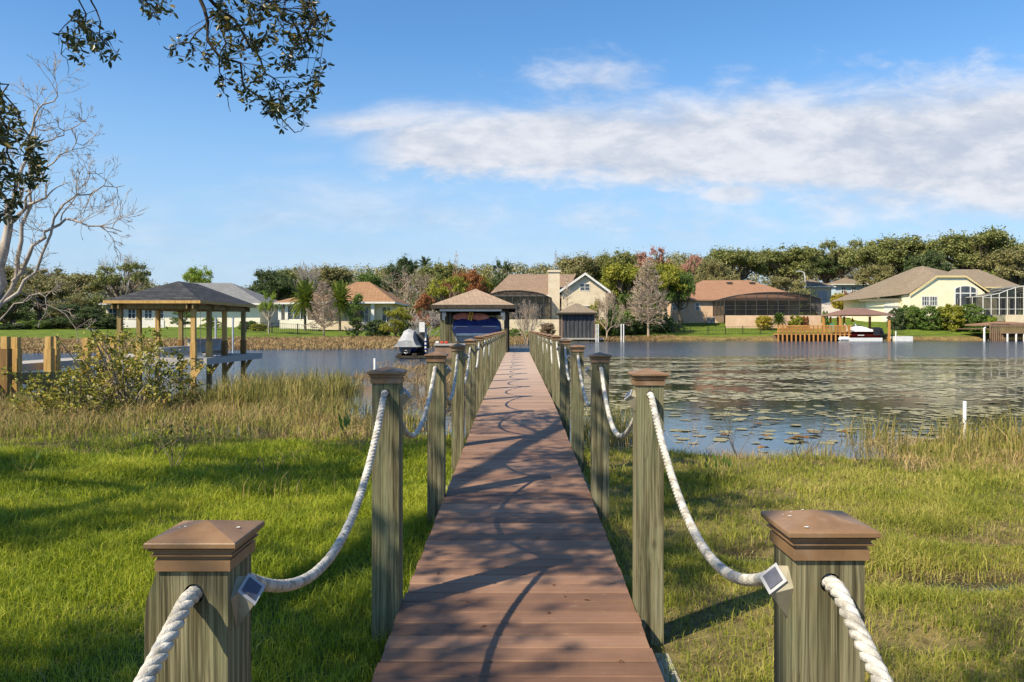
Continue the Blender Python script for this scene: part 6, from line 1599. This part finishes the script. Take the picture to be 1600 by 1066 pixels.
main2 = olimb([(-9.0, -4.8, 3.4), (-6.6, -4.2, 6.0), (-4.4, -2.4, 7.6), (-2.6, .2, 8.4), (-1.2, 2.6, 8.6)], .11, .02)
main3 = olimb([(-9.0, -4.8, 3.4), (-9.6, -1.6, 6.0), (-9.4, 2.0, 7.0), (-8.6, 5.4, 7.0)], .22, .06)
conn = [olimb([main[-3], OP(280, -110, 8.0), OP(300, -30, 8.2)], .05, .03, 7), olimb([main[-1], OP(400, -90, 8.4), OP(395, -40, 8.6)], .05, .03, 7), olimb([main[-2], OP(180, -90, 7.8), OP(135, -15, 8.0)], .04, .018, 7), olimb([main3[-1], OP(-60, -20, 7.2), OP(-30, 100, 7.2)], .05, .02, 7)]
# visible limbs (their tips drop into view)
G1 = [olimb([OP(300, -30, 8.2), OP(325, 40, 8.3), OP(352, 95, 8.4), OP(400, 150, 8.5), OP(440, 185, 8.5), OP(468, 205, 8.6)], .022, .004),
      olimb([OP(300, -30, 8.2), OP(345, 10, 8.5), OP(385, 60, 8.7), OP(420, 110, 8.8), OP(455, 165, 8.9)], .024, .004),
      olimb([OP(395, -40, 8.6), OP(430, 10, 8.8), OP(470, 60, 9.0), OP(505, 110, 9.1)], .02, .004),
      olimb([OP(395, -40, 8.6), OP(450, -10, 8.4), OP(490, 20, 8.3), OP(525, 33, 8.3)], .015, .003),
      olimb([OP(352, 40, 8.4), OP(345, 90, 8.5), OP(348, 140, 8.6), OP(360, 175, 8.6)], .010, .003),
      olimb([OP(345, 20, 8.4), OP(300, 60, 8.5), OP(275, 75, 8.5), OP(262, 90, 8.5)], .010, .003)]
G2 = [olimb([OP(135, -15, 8.0), OP(125, 20, 8.0), OP(112, 45, 8.0), OP(92, 70, 8.0)], .010, .003, 8), olimb([OP(135, -15, 8.0), OP(150, 20, 8.1), OP(165, 60, 8.1), OP(178, 85, 8.1)], .010, .003, 8), olimb([OP(112, 45, 8.0), OP(100, 80, 8.0), OP(98, 100, 8.0), OP(106, 118, 8.0)], .006, .002, 8)]
G3 = [olimb([OP(-30, 100, 7.2), OP(5, 170, 7.2), OP(20, 240, 7.3), OP(25, 320, 7.3)], .018, .004), olimb([OP(-30, 100, 7.2), OP(15, 140, 7.4), OP(45, 230, 7.5), OP(62, 265, 7.5)], .012, .003), olimb([OP(-40, 180, 7.4), OP(-10, 260, 7.4), OP(10, 330, 7.4)], .012, .004)]
G4 = [olimb([OP(215, -20, 8.2), OP(235, 15, 8.2), OP(250, 40, 8.2)], .007, .002, 6)]
def sprigs(G, poly, n, per=7, size=.074):
    allp = np.concatenate(G)
    for k in range(n):
        while True:
            px_ = rngo.uniform(min(p[0] for p in poly), max(p[0] for p in poly)); py_ = rngo.uniform(min(p[1] for p in poly), max(p[1] for p in poly))
            c = False; j_ = len(poly) - 1
            for i_ in range(len(poly)):
                if (poly[i_][1] > py_) != (poly[j_][1] > py_) and px_ < (poly[j_][0] - poly[i_][0]) * (py_ - poly[i_][1]) / (poly[j_][1] - poly[i_][1]) + poly[i_][0]: c = not c
                j_ = i_
            if c: break
        e = OP(px_, py_, allp[:, 1].mean() + rngo.normal(0, .3)); dd = np.linalg.norm(allp - e, axis=1) + .25 * (allp[:, 2] < e[2]); a = allp[np.argmin(dd)]
        mid = (a + e) / 2 + rngo.normal(0, .03, 3) + UPV * .02
        lb_.tube([a, mid, e], [.0045, .0035, .002], 4, cap=False)
        pp = np.array([e, e * .75 + mid * .25, (e + mid) / 2])
        LF.append(leaves_at(pp[:1], per, size, .03)); LF.append(leaves_at(pp[1:], per // 3, size, .02))
sprigs(G1, [(318, -20), (470, -30), (505, 30), (515, 95), (500, 140), (478, 205), (455, 212), (400, 170), (350, 150), (335, 100), (350, 60)], 185, 7)
sprigs(G1, [(255, 50), (350, 60), (350, 110), (262, 95)], 18, 5)
sprigs(G1, [(470, 20), (530, 25), (520, 60), (480, 60)], 8, 5)
sprigs(G2, [(84, 60), (120, 20), (160, 25), (190, 60), (185, 95), (130, 100)], 30, 6)
sprigs(G3, [(-60, 130), (10, 140), (30, 200), (68, 235), (62, 285), (30, 300), (20, 340), (-60, 345)], 105, 7)
sprigs(G4, [(205, -10), (280, -10), (270, 20), (230, 25)], 14, 5)
sprigs(G1, [(300, -60), (520, -60), (500, -10), (300, -10)], 60, 8)
# canopy above and behind the view: shades the near boards and grass
hdir = -np.array(SUN_L); hdir = hdir / hdir[2]
def shade(x, y, z): return np.array((x, y, 0)) + hdir * z
C = []
tries = 0
while len(C) < 1050 and tries < 120000:
    tries += 1
    x = rngo.uniform(-11, 3.0); y = rngo.uniform(-3, 13)
    dn = float(noise2(np.array(x * .8), np.array(y * 1.5), 1.5, 61))
    if any(math.hypot(x - (ax_ + .80 * q_), y - (ay_ + .66 * q_)) < .42 for ax_, ay_ in ((-.67, 1.67), (.65, 1.67), (.68, 4.1)) for q_ in (0, .4, .8, 1.2, 1.6)): continue
    if y < 2.7 and x > -1.8: continue
    wgt_ = .0
    if -0.8 < x < .9: wgt_ = np.interp(y, [0, 3, 5, 9, 11.5, 13], [1., 1., .80, .55, .35, 0])
    elif x <= -.8: wgt_ = np.interp(y, [0, 3, 6, 9.5, 12, 13], [.85, .75, .75, .65, .25, 0])
    else: wgt_ = np.interp(x, [.9, 2.0, 3.0], [.95, .6, 0]) * np.interp(y, [2, 4, 10, 12], [.8, 1, .8, 0])
    if rngo.uniform() > wgt_ * min(1, max(0, (dn - .06) * 5)): continue
    zz = rngo.uniform(5.6, 8.4); p = shade(x, y, zz)
    if p[2] < ZC + .46 * max(0, p[1]) + .5: continue
    C.append(p)
C = np.array(C)
mains = np.concatenate([main, main2, main3])
for k in range(0, len(C), 2):
    a = mains[np.argmin(np.linalg.norm(mains - C[k], axis=1))]; lb_.tube([a, (a + C[k]) / 2 + rngo.normal(0, .12, 3), C[k]], [.011, .008, .004], 4, cap=False)
pc = np.repeat(C, 9, 0) + rngo.normal(0, .27, (len(C) * 9, 3)) * np.array((1, 1, .6))
LF.append(leaves_at(pc, 9, .11, .06))
lb_.build('trunk', MT['bark'], ok, smooth=True)
m = MB()
for V_, f_ in LF: m.add(V_, f_)
m.build('foliage', MT['l_near'], ok)
print('objects', len(bpy.data.objects))
